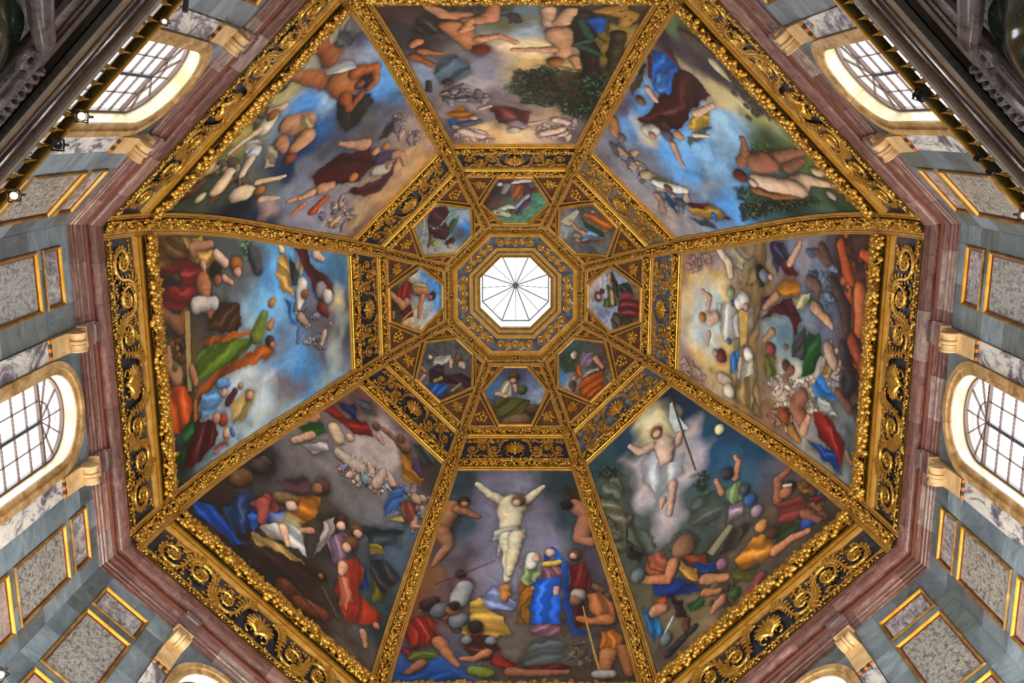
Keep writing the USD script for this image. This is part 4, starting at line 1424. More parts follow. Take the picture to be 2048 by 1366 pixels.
s 8a8890 64,1413,10
s 8a8890 51,1374,7 84,1374,4
s 6a7a98 122,1242,16 96,1240,11
s 6a7a98 139,1244,9
s a89a98 148,1263,17 121,1235,11
s 6a7a98 167,1286,9
s 6a7a98 71,1393,18 64,1359,12
s a89a98 74,1419,10
s 6a7a98 71,1393,7 89,1402,4
s 6a7a98 114,1295,17 102,1255,11
s 8a8890 124,1326,10
s a89a98 46,1335,17 29,1366,12
s 6a7a98 59,1313,10
s 8a8890 46,1335,6 27,1293,4
s a89a98 115,1382,18 128,1364,12
s 8a8890 106,1394,10
s 6a7a98 115,1382,7 134,1389,4
s 6a7a98 155,1328,17 184,1364,12
s a89a98 135,1304,10
s 5a5038 -129,446,22 -126,381,14
s 4a3c2c -131,491,12
s 3a4230 -129,446,8 -99,460,5
s 4a3c2c -37,439,22 -24,486,14
s 3a4230 -46,405,12
s 5a5038 -37,439,8 -57,451,5
s 4a3c2c -86,445,22 -115,382,14
s 3a4230 -65,489,12
s 5a5038 -86,445,8 -86,367,5
s 5a5038 -12,394,22 -1,331,14
s 3a4230 -22,439,12
s 5a5038 -12,394,8 24,430,5
s 5a5038 -143,392,22 -123,386,14
s 5a5038 -157,398,12
s 4a3c2c -53,386,22 -60,450,14
s 4a3c2c -49,340,12
s 5a5038 -53,386,8 -79,410,5
P 4a1a18 -269,1115 -273,974 -332,670 -279,629 -174,640 -166,803 -121,951 -178,1060 -248,1114
s 3a1a1c -188,1003,33
s b8b0a8 -206,1113,32 -190,1073,21
s a88070 -179,1117,16
s 5a5068 -138,1042,26
s b88c78 -95,1057,15 -32,1097,12 10,1109,8
P 4a4030 -400,987 -429,866 -416,824 -365,961 -362,1026
P 2a68c0 -448,722 -394,664 -338,661 -271,859 -313,902 -391,831
P 4a8ad8 -367,822 -332,751 -280,875 -328,894
s 5a1c20 -404,646,15 -354,657,8
s 5a1c20 -435,770,9 -370,863,7
s c0a090 -337,928,16 -285,942,12
s 6a4a30 -324,1012,20
P 6a7880 -72,973 -92,850 -64,789 -35,897 -46,980
P c0a040 -125,918 -158,785 -121,720 -84,790 -80,907
s c8a890 -141,810,15 -131,675,10
s d0b8a0 -74,916,10 -38,851,6
s a8845c -112,991,20
s 4a3828 -426,459,17 -388,425,19 -305,406,15
s b0a890 -267,445,23 -213,441,21 -186,438,14
s 3a2a1c -182,395,35 -94,387,33 -3,367,24
s 5a4a38 -21,540,13
s 8a6048 184,596,33 181,405,16
s 7a5440 231,592,24 218,446,13
s 8a5c48 173,665,48 161,731,51
s 8a5c48 129,818,20 92,735,17 42,687,12
s 5a2c1c 173,879,30
s b89a84 282,440,20 294,389,13
s 7a5430 258,866,20 316,808,17 359,667,16
s c0a48c 314,636,39 300,536,28 360,400,14
s c8ac94 231,808,32 292,714,42 321,645,43
s c0a08c 226,847,19
s 9a8c84 394,474,22
d 8a3a34 182,349 293,372 429,348 428,427 190,404
d 5a78b0 122,343 225,356 217,402 131,388
s a87840 -336,1242,24 -289,1297,23
s 6a5a48 -252,1286,18
s 4a5058 -245,1386,19 -204,1416,14
s 9a7c68 -213,1364,17 -157,1362,16 -117,1371,16
s 2a5a90 -146,1362,14
s b09c70 -50,1369,22 -43,1328,16
P 8a8a3c -43,1328 29,1238 45,1275 -19,1347
s c8c8c8 4,1347,19 71,1265,25 104,1217,18
s 6a5448 55,1304,19
s 9a8078 57,1408,17 87,1417,14 128,1459,17
P 2c5a88 60,1345 128,1342 175,1393 118,1395
P 4a5460 229,1339 272,1258 335,1237 279,1327
P 6a2c40 159,1291 201,1168 314,1128 295,1173 227,1259
P b09040 189,1300 230,1149 311,1137 272,1258 219,1309
s 2a6ac8 266,1193,11 291,1210,9
s 4a4c58 140,1311,23
@N
b -290,406,1e241c -50,425,2f3a24 191,392,2a2a20 -168,372,1c241c -238,506,4a4848 10,475,5a7890 41,541,6a6a50 -22,587,5a5a38 48,646,98a8b8 76,810,e0c898 77,908,d0b078 9,809,d8c0a0 -93,846,6a6a78 -130,932,7a7a88 -421,644,3a3a40 -425,521,4a3434 -374,741,3c3438 -357,991,7a8498 -162,1028,a09aa0 -282,1128,7a6a6c -102,1154,6a5e64 -178,1234,8a8084 -286,1411,5a5460 -133,1443,d8b080 6,1491,e0c090 162,1444,b09888 264,1476,6a6068 344,811,8a7038 360,677,a08848 415,527,3a3020 342,1249,2a2c28 401,994,3a3c28 306,494,4a4c30
f 4a4420 50,920 146,902 280,964 271,933 180,909
f 16301f -42,1078 22,932 146,921 287,958 377,958 355,1130 309,1321 248,1306 155,1208 44,1181
f 1c3824 8,968 147,933 222,1079 80,1129
s 2a1e18 239,510,47 298,811,35 315,970,29 312,1143,27
f 1c3824 253,981 371,970 355,1130 289,1235
s a08890 -154,1492,16 -134,1500,10
s b09c98 -170,1485,9
s b09c98 -154,1492,6 -158,1536,3
s b09c98 -145,1438,16 -127,1460,10
s a08890 -158,1420,9
s a08890 -207,1416,15 -191,1441,10
s b09c98 -218,1397,9
s a08890 -207,1416,6 -213,1460,3
s b09c98 -234,1395,15 -246,1359,10
s b09c98 -225,1420,9
s c8b0a0 -234,1395,5 -214,1366,3
s a08890 -127,1505,16 -101,1500,10
s a08890 -146,1508,9
s c8b0a0 -127,1505,6 -135,1555,3
s b09c98 -183,1487,16 -186,1435,10
s a08890 -182,1522,9
s b09c98 -177,1428,16 -156,1460,10
s b09c98 -191,1406,9
s b09c98 -259,1450,16 -244,1426,10
s a08890 -270,1466,9
s b09c98 -259,1450,6 -255,1485,3
s c8b0a0 -229,1431,16 -246,1395,10
s b09c98 -217,1457,9
s c8b0a0 -229,1431,6 -204,1409,3
s c8b0a0 -198,1468,16 -187,1512,10
s c8b0a0 -205,1436,9
s c8b0a0 -198,1468,6 -223,1474,3
s c8b0a0 -160,1424,15 -139,1443,10
s c8b0a0 -174,1411,9
s b09c98 -230,1477,16 -217,1501,10
s c8b0a0 -238,1461,9
s a08890 -230,1477,6 -232,1515,3
s c8b0a0 -257,1390,15 -271,1370,10
s c8b0a0 -249,1403,9
s a08890 -246,1428,16 -272,1452,10
s a08890 -228,1412,9
s a08890 -246,1428,6 -263,1390,3
s b09c98 172,1393,15 188,1384,10
s a08890 162,1400,9
s b09c98 172,1393,5 183,1422,3
s b09c98 122,1471,16 107,1447,10
s c8b0a0 132,1488,9
s c8b0a0 122,1471,6 139,1453,3
s a08890 226,1380,15 221,1409,10
s a08890 230,1358,9
s a08890 238,1361,15 226,1317,10
s a08890 248,1394,9
s c8b0a0 243,1463,16 245,1509,10
s a08890 242,1430,9
s b09c98 243,1463,6 222,1476,3
s a08890 264,1366,15 264,1322,10
s a08890 264,1398,9
s a08890 264,1366,5 286,1374,3
s b09c98 173,1477,16 191,1477,10
s b09c98 159,1476,9
s c8b0a0 173,1477,6 182,1510,3
s b09c98 216,1412,15 198,1397,10
s b09c98 229,1423,9
s a08890 216,1412,6 225,1380,3
s b09c98 113,1415,15 114,1384,10
s c8b0a0 113,1437,9
s c8b0a0 113,1415,6 128,1410,3
s c8b0a0 222,1450,16 203,1466,10
s c8b0a0 234,1439,9
s b09c98 222,1450,6 209,1417,3
s c8b0a0 170,1425,15 154,1450,10
s b09c98 182,1406,9
s c8b0a0 142,1376,15 154,1404,10
s c8b0a0 133,1358,9
s b09c98 128,1429,15 141,1400,10
s a08890 119,1450,9
s b09c98 145,1420,15 166,1450,10
s b09c98 130,1399,9
s 4a4434 -175,523,20 -169,575,13
s 2c2c28 -179,485,11
s 3a3c30 -25,450,20 -18,370,13
s 2c2c28 -31,505,11
s 4a4434 -25,450,8 -3,498,5
s 2c2c28 -57,430,20 -40,377,13
s 2c2c28 -69,466,11
s 2c2c28 -57,430,8 -39,475,5
s 4a4434 -157,502,20 -131,463,13
s 2c2c28 -174,530,11
s 2c2c28 -111,451,20 -108,527,13
s 2c2c28 -114,399,11
s 4a4434 -111,451,8 -125,522,5
s 2c2c28 -195,467,20 -187,382,13
s 3a3c30 -201,523,11
s 3a3c30 -135,467,20 -119,494,13
s 3a3c30 -146,449,11
s 4a4434 -135,467,8 -150,507,5
s 2c2c28 0,508,20 20,569,13
s 4a4434 -13,463,11
s 2c2c28 0,508,8 -12,581,5
s 8a8088 -275,1139,17 -271,1198,12
s 58545c -277,1100,10
s 8a8088 -257,1098,17 -230,1090,11
s 8a8088 -276,1105,10
s 6a6068 -191,1150,18 -166,1171,12
s 58545c -208,1134,10
s 8a8088 -124,1148,18 -129,1179,12
s 8a8088 -120,1126,10
s 6a6068 -124,1148,7 -141,1149,4
s 6a6068 -212,1102,17 -238,1128,12
s 8a8088 -195,1085,10
s 6a6068 -212,1102,7 -222,1058,4
s 8a8088 -216,1150,18 -241,1155,12
s 6a6068 -198,1146,10
s 6a6068 -151,1126,17 -151,1089,11
s 6a6068 -151,1153,10
s 58545c -285,1106,17 -293,1160,12
s 6a6068 -281,1068,9
s 8a8088 -285,1106,7 -315,1126,4
d 5a2420 8,968 287,970 337,1182 81,1168
s 3a3020 398,677,30 403,934,26
s 2a4a3c 249,558,15 274,662,14 304,718,14 234,758,14 297,798,14 340,836,10
P 3a3830 -362,569 -307,456 -244,506 -255,659 -316,687 -365,658
s b07c5c -298,423,18 -250,506,32 -188,507,34
s a87050 -166,555,28 -90,540,34 -68,424,20
s b07850 -232,601,40 -192,687,45 -157,769,32
s b8805a -169,616,21 -190,645,17 -153,555,13
s c08860 -128,715,21 -56,688,15 9,743,11
s 6a3018 -125,796,33
s c09a7c 126,443,22 137,588,27
s b89070 206,460,24 180,573,31
s b88c6c 165,661,45 187,744,36 197,823,31
s b8886a 150,797,20 76,797,14 2,796,10
s b08060 240,860,18 257,921,14
s 8a5a2c 166,884,29
s a0783c 316,461,24 365,461,42 413,511,38 415,590,23
d 3a2a1c 349,428 426,462 445,575 385,543
P 7a6a34 340,527 376,718 342,785 317,718
s 1c50a0 305,558,33 325,648,15
s b07454 -366,728,19 -396,768,14
s a0643f -360,807,20 -314,820,15 -287,820,10
s 8a5438 -398,845,18 -354,882,16 -328,906,14
P 5f7080 -292,882 -248,833 -183,895 -173,968 -247,1028 -304,1040 -327,967
s 3a3430 -275,1027,19
s 3a3430 -353,1027,10 -358,1089,11
s 4a3c30 -212,1040,5 -302,1102,5
s 3a444c -311,1128,5 -254,1154,7 -188,1141,4
P 6a2428 -110,1194 -37,1207 59,1248 75,1305 37,1412 -39,1349 -84,1349
s 8a7880 -1,1350,28 37,1373,20
s c0b8b0 -5,1412,24
s c09c84 -148,1227,11 -103,1207,9
s c09c84 68,1357,12 135,1327,6
P b06c20 -299,1261 -229,1213 -172,1275 -219,1304 -279,1304
P 2a68b0 -288,1318 -257,1318 -261,1379 -284,1379
s 4a5068 -230,1364,22 -160,1334,17
s c09a80 -181,1304,16
s d0b8a8 -233,1427,24 -180,1458,22 -150,1474,17
s d0b8a8 131,1444,22 207,1412,22
s d0b8a8 181,1320,19 235,1350,17
@NW
b 442,319,4a4c44 349,382,b0a080 255,372,9a9480 435,462,6a6c70 446,600,5a5a80 394,623,8a8890 416,824,6fa8e0 362,932,5f98d8 277,880,5a90d0 182,670,a8c8e8 130,630,4a90d8 89,804,2a5a90 -31,814,1c3a68 -162,847,142c4c 185,867,3a3c38 248,990,4a4c54 366,1043,4f7cb0 316,1115,6a6870 173,1092,5a5258 26,939,4a4c58 -75,934,6a6e7c -210,968,7a8090 275,1252,a08878 244,1456,c8a070 11,1479,b89068 -194,1439,a8906c -219,1553,6a5058 -294,1130,8a8898 -417,957,16243c -427,790,14202c -158,370,4a5a34 -113,386,a08a50 -27,384,8a8c50 -348,542,3a4430 -416,398,2a3428 103,429,a89c68 71,297,7a7860 -255,1364,8a8890 438,758,8a98b0
P c8c0a0 306,429 470,354 485,397 374,456 281,508
c 4a4c54 154,881 276,952 380,1068 287,1080 163,1034 89,966
c 9a8a88 287,1156 318,1338 298,1479 256,1297
s 5a4a3c 47,387,21 73,357,13
s 7a6a58 29,407,11
s 8a7a60 47,387,8 58,430,5
s 5a4a3c 17,281,21 48,244,14
s 7a6a58 -6,306,12
s 5a4a3c 17,281,8 12,352,5
s 5a4a3c 85,272,21 64,238,14
s 7a6a58 99,296,12
s 8a7a60 -2,318,21 16,331,14
s 8a7a60 -15,310,12
s 5a4a3c -2,318,8 -4,366,5
s 5a4a3c 16,424,21 15,355,14
s 5a4a3c 17,471,12
s 5a4a3c 16,424,8 46,370,5
s 7a6a58 -28,444,21 -55,479,14
s 5a4a3c -9,420,12
s 5a4a3c -28,444,8 -28,388,5
s 5a4a3c -11,398,21 10,378,13
s 7a6a58 -25,412,12
s 5a4a3c 18,375,21 8,423,13
s 7a6a58 25,343,12
s 5a4a3c 18,375,8 2,360,5
s 7a6a58 -28,383,21 -32,315,14
s 7a6a58 -23,429,12
s 8a7a68 -241,565,19 -214,500,13
s 6a5a48 -259,609,10
s 6a5a48 -231,492,20 -225,441,13
s 4a4438 -235,528,11
s 8a7a68 -231,492,8 -211,446,5
s 8a7a68 -264,554,19 -252,485,13
s 8a7a68 -272,601,11
s 6a5a48 -264,554,8 -228,524,5
s 8a7a68 -288,681,19 -325,724,12
s 6a5a48 -263,650,10
s 4a4438 -277,465,20 -277,398,13
s 4a4438 -276,512,11
s 6a5a48 -277,465,8 -239,429,5
s 4a4438 -216,518,19 -207,467,13
s 8a7a68 -223,553,11
s 4a4438 -271,636,19 -283,693,12
s 4a4438 -262,597,11
s 6a5a48 -271,636,8 -301,672,5
s 8a7a68 -250,424,20 -278,419,13
s 4a4438 -232,428,11
s 8a7a88 -146,1250,14 -130,1238,10
s a89080 -156,1256,8
s a89080 -265,1312,15 -237,1318,10
s 8a7a88 -284,1307,8
s a89080 -265,1312,6 -271,1362,4
s 6a6478 -191,1353,15 -165,1369,11
s a89080 -209,1342,8
s a89080 -191,1353,6 -196,1406,4
s 6a6478 -209,1286,14 -194,1293,10
s a89080 -220,1282,8
s 6a6478 -254,1223,14 -267,1255,10
s 6a6478 -246,1202,8
s 8a7a88 -254,1223,6 -265,1201,4
s b8a090 -240,1325,15 -257,1291,10
s a89080 -228,1348,9
s 8a7a88 -240,1325,6 -229,1274,4
s 8a7a88 -237,1184,14 -218,1175,10
s a89080 -250,1191,8
s b8a090 -237,1184,6 -233,1210,4
s 6a6478 -200,1400,15 -193,1422,11
s b8a090 -206,1385,9
s a89080 -200,1400,6 -204,1430,4
s b8a090 -188,1245,14 -200,1275,10
s 6a6478 -181,1224,8
s 6a6478 -188,1245,6 -205,1236,4
s 8a7a88 -243,1406,15 -275,1431,11
s 8a7a88 -222,1388,9
s 8a7a88 -156,1301,15 -143,1274,10
s 8a7a88 -165,1321,8
s 6a6478 -156,1301,6 -137,1291,4
s a89080 -175,1302,15 -162,1267,10
s b8a090 -184,1328,8
s 6a6478 -175,1302,6 -152,1297,4
s a08c80 264,1362,17 276,1334,11
s a08c80 255,1380,9
s 6a6068 264,1362,6 282,1359,4
s a08c80 255,1231,16 228,1262,11
s 8a7c80 275,1211,9
s 8a7c80 255,1231,6 226,1219,4
s 6a6068 257,1170,15 246,1201,11
s 8a7c80 265,1149,8
s 6a6068 288,1320,16 281,1296,11
s a08c80 294,1338,9
s 6a6068 288,1320,6 303,1303,4
s 8a7c80 310,1154,15 311,1189,10
s a08c80 309,1131,8
s 8a7c80 310,1154,6 289,1152,4
s 6a6068 281,1163,15 252,1145,10
s 8a7c80 301,1176,9
s 8a7c80 261,1304,16 240,1347,11
s a08c80 276,1276,9
s 6a6068 298,1135,15 306,1159,10
s a08c80 292,1118,8
P 5a5c60 365,455 432,432 448,543 411,578 357,505
s 8a4c24 342,361,23 320,521,43
s 9a5c34 187,365,17 209,470,30 239,611,44
P 2c2c24 216,752 305,897 276,952 174,978 111,951 132,856
s 8a4c24 284,856,16 204,868,16
s a86838 266,677,55 258,764,49
s a05c30 332,725,29 391,802,23 356,868,16 317,866,14
s 8a4c24 231,788,25 202,864,18
s 2a1a14 325,818,32
s 7a4428 306,807,20
P d0d0cc 319,589 365,657 352,709 304,662 256,584 263,555
s 3a2c24 144,392,21 98,344,19
s b0aca4 246,371,27
c 6a6a58 -238,620 -210,715 -245,859 -272,866 -282,728
P c8c8c8 -118,480 -81,525 -144,627 -158,538
s c8bca4 -35,498,40 5,482,37
s c0ac94 -55,486,17 -126,448,14 -181,432,11
s c0a890 73,508,17 29,443,11
s 8a5a2c 23,483,29
s b8b8b8 -148,579,31
s c0ac94 -180,596,21 -254,628,15
P a89c84 -100,621 -88,687 -156,763 -188,725 -151,664
s a07454 -56,671,30 -81,732,20
s a87c5c 16,612,36 49,706,53
s b0845f 4,782,42 -55,778,26
s 7a3c24 -103,801,27
P b0a070 69,662 84,726 58,777 36,696
s c8b498 -339,697,36 -315,743,32
s c0a890 -257,747,15 -212,820,12 -181,859,8
s b89c84 -319,847,16 -279,923,10
s 8a5c30 -288,798,24
P 9a6428 -269,528 -259,575 -295,616 -407,616 -422,586 -353,561
s c8b498 -267,539,27 -344,562,35
s a88c5c -276,390,31 -244,372,23
s 4a3018 -380,401,41 -342,416,28
s b8a888 -400,506,24
c a89088 -336,854 -299,897 -330,970 -389,975 -399,925
P 4a1618 -120,988 20,1027 114,1157 66,1252 -27,1257 -113,1112 -155,1043
P 5a2630 -62,1274 30,1366 142,1351 88,1399 -11,1426 -87,1371 -107,1245
s 4a3a58 109,1254,34 148,1293,26
s b0846c 157,1312,21 175,1352,16 149,1427,10
s b0aca4 76,1333,31 51,1289,25
s a88068 101,1342,16
P 4a3c38 178,1143 285,1114 234,1171 186,1177
s b08468 119,1106,26 81,1030,16 62,981,10
s b88c70 121,1192,19
s a8743c 166,1220,18
s b8886a -153,1094,27 -116,1129,21
s b8886a -232,1031,13 -271,989,8
s b8886a -185,1067,19 -235,1035,12
s a87458 -252,1081,13 -319,1069,7
s a86c38 -30,1203,22
s b04c1c -175,1162,14 -261,1158,16
s b89880 -266,1334,19 -233,1335,17
s 8a7868 -266,1364,14
s 6a6c70 -212,1278,16
@s
b 135,2073,4a6a94 -1,2149,4a4c64 -132,2104,5a6a90 -144,2013,8a98b0 79,1891,4a3c24 -77,1860,3a3020
P b8b4a4 102,2012 60,2097 23,2103 15,1997
s 4a3224 7,2122,26
s b08868 10,2097,14
s b89878 94,2018,11 49,2003,11
s b89878 -9,2034,11 2,2067,11
P 5a5a28 107,1982 1,1997 -78,1982 -72,1860 27,1829 92,1845
s 3a4a24 -38,2043,23
s 6a5438 27,1842,34 -51,1860,34
s 4a3c28 -98,1921,31
@sw
b 97,1983,4a4c50 -60,2148,55585a 74,1870,5a5c60 -129,2015,4a4844 -68,1842,3a3634
s 6a4a30 -12,2111,16 -25,2077,9
P c0bcb4 85,2009 29,2082 4,2067 25,2011 64,1956
s c0a890 100,1987,11
P 3f2438 63,1929 48,1993 19,2003 -20,1969 -78,2050 -134,2067 -162,2021 -94,1978 -28,1916 20,1872
s b89c84 8,2063,9 -15,2033,8
s a89888 -55,2088,18
s b8b4b0 -68,2084,9
s 8a7c38 2,1898,9 -14,1942,9
P 1460b0 25,1819 -4,1897 -78,1941 -71,1899 -68,1842 -25,1817
s 9a6a50 74,1903,11 105,1904,8
s b08c74 63,1881,8 61,1835,7
s 8a7458 -99,1929,7 -112,1996,7
@se
b 68,2156,1c5ca0 141,2060,4a7cb0 140,1992,a8a098 18,2105,3a4a28 -89,1957,4a4038 -67,1843,5a5850 114,1891,5a4a30 49,1809,4a3424
f 2c4420 48,2183 -12,2128 48,2032 99,2065 83,2137
P 8a7890 -4,2060 -48,2084 -89,2040 -66,2001 -23,1993 9,2033
s b8b4b0 -2,2107,19
s a87858 -12,2107,10
s b08468 -79,2002,13 -78,1934,9
P b0601c 25,2063 5,2056 28,1984 69,1987 62,2013
P a85414 86,1956 23,1973 -64,1915 -65,1900 -8,1837 70,1831 103,1879
P b8b8b4 46,1976 -14,1981 -64,1949 -53,1933 -16,1959 29,1965
s 4a4038 104,1982,19 117,1955,9
s b08860 74,2005,12
P 7a7c74 -61,1877 -91,1885 -97,1851 -59,1824 -50,1854
@nw
b -98,1875,7a8488 122,2044,8aa8c8 39,2108,4a5668 -55,2107,98a4a4 -120,2032,8a9494 137,1969,6a8a80 92,2113,3a88d8
P 4a1c28 49,1828 104,1893 90,1942 38,1976 6,2055 -36,2068 -72,1966 -12,1868
P b8bab8 -25,1899 -16,1967 84,1950 125,1969 134,2004 85,1964 11,1971 -30,1953
s 3a5428 65,2021,18 17,2042,15
s b08468 100,2017,8
s 3a2018 -23,2099,20 -41,2090,12
s b0846c -47,2115,13
s a8a49c 15,1809,5 -76,1916,4
s 5a4a30 -63,1970,9 -114,2010,8
s 8a8c38 -81,2023,15
s b88c78 -105,2067,9
@ne
b -141,2026,6a6c70 -61,2144,8a9098 2,2143,5a6068 86,2090,55585c 35,1830,4a4c50 128,1987,5a5f64 -91,1905,4a4a4a
p b0b0a0 -120,2100 -112,1950 -94,1949 -70,2069 -90,2091
P b0681c -76,1940 -36,1881 31,1825 65,1830 75,1920 11,1926 -41,1962
P a05c18 -18,2126 30,2099 99,1952 100,1983 26,2126
P 7a98c8 8,2064 -9,1980 48,1957 78,1956 45,2024 38,2086
P 1c4a28 -87,1958 -40,1971 69,1930 84,1947 70,1970 -13,1998
s b08468 -84,2043,8 -27,2051,10 2,2033,13
s 8a8478 -9,2082,20
s a07458 11,2101,12
s b08468 -57,1877,10
@n
b -108,1928,2a1c38 -7,1838,5a1820 -161,2021,4a1828 61,2108,5a8a78 145,2006,5a8a78 -110,2057,5a4c34 9,2164,5a8a78 94,2032,4a7868 -78,2134,5a7a68
P 5a3050 -37,1875 59,1881 86,1928 77,2006 30,2083 9,2062 50,1970 -38,1969
P 9a5c28 -17,1886 53,1886 36,1980 -4,2021 -24,1959
s b0b4b8 -10,1870,10 29,1854,14 69,1854,12
s 7a7c80 -44,1891,21 -58,1943,15
s b8bab8 -77,2077,13 -39,2052,15 -5,2057,13
s 8a94a0 63,1970,13 9,2052,11
s 5a3050 63,2021,14 30,2073,12
s 6a3828 -12,2093,14
s 4a5468 19,2108,15
s b0b8a0 -101,2093,17 -39,2118,15
s 9a6a58 -87,2103,9
s 5a3020 103,1928,18
s b0b4b8 -77,1880,13
@w
b 139,2067,5a98d8 72,2154,4a8cd0 -37,2167,5a9ad8 -74,2077,a8b0b8 -117,2001,b0a898 -128,1956,c0a070 88,1858,3a3a24 122,1956,6a6a58 -70,1875,3a3424 135,1994,b0b0a8 -7,1839,2c2418
s 3a3428 132,1971,5 150,2016,4 166,2031,3
P 8a2018 47,1864 112,1941 90,1985 11,1967 -3,1937 21,1885
P 5a1418 -26,1891 -19,1974 -80,1987 -93,1919
s a87454 58,2014,30 40,2065,25
P b0a078 90,1985 81,2066 55,2087 70,2006 29,2005
s a87454 12,2049,15 -33,2033,12 -90,2024,9
s a07454 -3,1937,20 -23,1914,14
s a07454 50,1841,13 -17,1914,20
s 9a6c4c -43,1853,9 -72,1852,7
s 3a1c14 11,2116,19
s 9a5c48 0,2101,13
s b08850 -36,2011,3 -88,1919,5
P 8a2418 24,1818 -1,1839 -29,1831 -32,1815
@e
b -63,2122,a89ca0 35,2150,9098a8 -78,2086,a8b0c0 -144,2013,7a88a8 -105,1952,8a9ab8 91,2029,8a98b8 153,2043,98a0b0 75,2082,7a84a0 -104,1855,6a5a48 -50,1837,7a6448 98,1909,4a3c34
P 3a3024 -148,2028 -78,1981 -10,1972 -40,2010 -113,2034
P 1f3424 -84,1982 -103,1915 -61,1883 -37,1890 -44,1973
s 7a2c30 -30,1950,17 -42,1898,14
P 4a6a24 -75,2063 -67,2026 -4,1972 28,1993 46,2045 39,2079 9,2076 -12,2047
P 6a2028 50,1985 -10,1972 -21,1882 -12,1821 56,1818 86,1909 81,1954
s b08878 13,2016,13 -44,2025,10
s b08878 -89,2045,12 -130,2042,10
s 4a3020 -36,2092,13
s 5a3824 -4,2117,21
s b89080 -8,2110,13
s 4a4034 86,1992,21 107,1969,19
s 4a4034 140,1998,15 108,2021,8
s 3a3a30 98,1909,20
"""
# ================================================================ gilded ornament, all real relief
_ico = trimesh.creation.icosphere(1); _sel = (_ico.vertices[_ico.faces][:, :, 2].max(1) > -.05)
FRUIT = (np.array(_ico.vertices), np.array(_ico.faces)[_sel])
LEAF = (np.array([[0, 0, 0], [.3, .30, .10], [.3, -.30, .10], [.45, 0, .30], [.72, .22, .16], [.72, -.22, .16], [1, 0, .02], [.3, .16, 0], [.05, 0, .2]]),
        np.array([[0, 1, 8], [0, 8, 2], [8, 1, 3], [8, 3, 2], [1, 4, 3], [3, 5, 2], [4, 6, 3], [3, 6, 5]]))
def _flower(n=6):
    V, F = [(0, 0, .30)], []
    for i in range(n):
        t = 2*math.pi*i/n; b = len(V)
        for r, dt, z in ((.25, -.25, .12), (.75, -.42, .26), (1.0, 0, .10), (.75, .42, .26), (.25, .25, .12), (.6, 0, .12)): V.append((r*math.cos(t+dt), r*math.sin(t+dt), z))
        F += [[0, b, b+4], [b, b+1, b+5], [b+1, b+2, b+5], [b+2, b+3, b+5], [b+3, b+4, b+5], [b+4, b, b+5]]
    m = len(V)
    for i in range(6): V.append((.28*math.cos(i*math.pi/3), .28*math.sin(i*math.pi/3), .22))
    V.append((0, 0, .45)); F += [[m+6, m+i, m+(i+1) % 6] for i in range(6)]
    return np.array(V), np.array(F)
FLOWER = _flower()
def place(T, x, y, z, size, ang, zs=1.0, tilt=None):
    x, y, z, size, ang = (np.broadcast_to(np.asarray(q, float), np.shape(x)) for q in (x, y, z, size, ang))
    pos = np.stack([x, y, z], 1); c, s = np.cos(ang), np.sin(ang); o = np.zeros_like(c)
    ti = o if tilt is None else np.broadcast_to(np.asarray(tilt, float), np.shape(x))
    return scatter(*T, pos, np.stack([c, s, ti], 1)*size[:, None], np.stack([-s, c, o], 1)*size[:, None], np.stack([o, o, o+1], 1)*(size*zs)[:, None])
def garland(length, width, rng, dens=34.0, edge=.30, big=None):
    """flat festoon of fruit, leaves and flowers, x along, y across (+-width/2), z up; ribbons every couple of metres"""
    n = max(6, int(length*dens*(width/.45)**.6)); g = []
    x = (np.arange(n)+rng.uniform(0, 1, n))/n*length; y = rng.uniform(-.45, .45, n)*width; kind = rng.uniform(0, 1, n)
    crown = .34*width*np.sqrt(np.clip(1-(2*y/width)**2, .12, 1))
    f = kind < .50; fs = rng.uniform(.11, .20, f.sum())*min(width, .62); fa = rng.uniform(0, 6, f.sum())
    for i in range(f.sum()):                                        # the larger fruits are kept as pieces of their own
        one = place(FRUIT, x[f][i:i+1], y[f][i:i+1], crown[f][i:i+1]*.75, fs[i], fa[i], 1.0)
        (big if big is not None and fs[i] > .092 else g).append(one)
    l = (kind >= .50) & (kind < .88); L = l.sum()
    g.append(place(LEAF, x[l]-.1*width, y[l]*.8, crown[l]*.55, rng.uniform(.34, .58, L)*min(width, .6), rng.normal(0, .8, L)+(rng.uniform(0, 1, L) < .4)*np.pi, .9, rng.uniform(.0, .5, L)))
    w = kind >= .88; g.append(place(FLOWER, x[w], y[w]*.7, crown[w]*.85, rng.uniform(.2, .3, w.sum())*min(width, .6), rng.uniform(0, 6, w.sum()), .9))
    m = max(2, int(length*9)); xe = np.linspace(0, length, m)         # pointed leaves along both edges
    for sg in (-1, 1): g.append(place(LEAF, xe, np.full(m, sg*edge*width), np.full(m, .05*width), rng.uniform(.3, .4, m)*min(width, .45), sg*rng.uniform(.2, .8, m), .7))
    k = int(length/1.9)                                             # crossed ribbons
    for i in range(k):
        xc = (i+.5)/k*length+rng.uniform(-.2, .2)
        for sl in (-1, 1):
            t = np.linspace(-1, 1, 9); g.append(tube(np.stack([xc+sl*.14*t*width/.4, .46*width*t, .36*width*np.sqrt(1-.8*t*t)], 1), .045*width, 5))
    return cat(g)
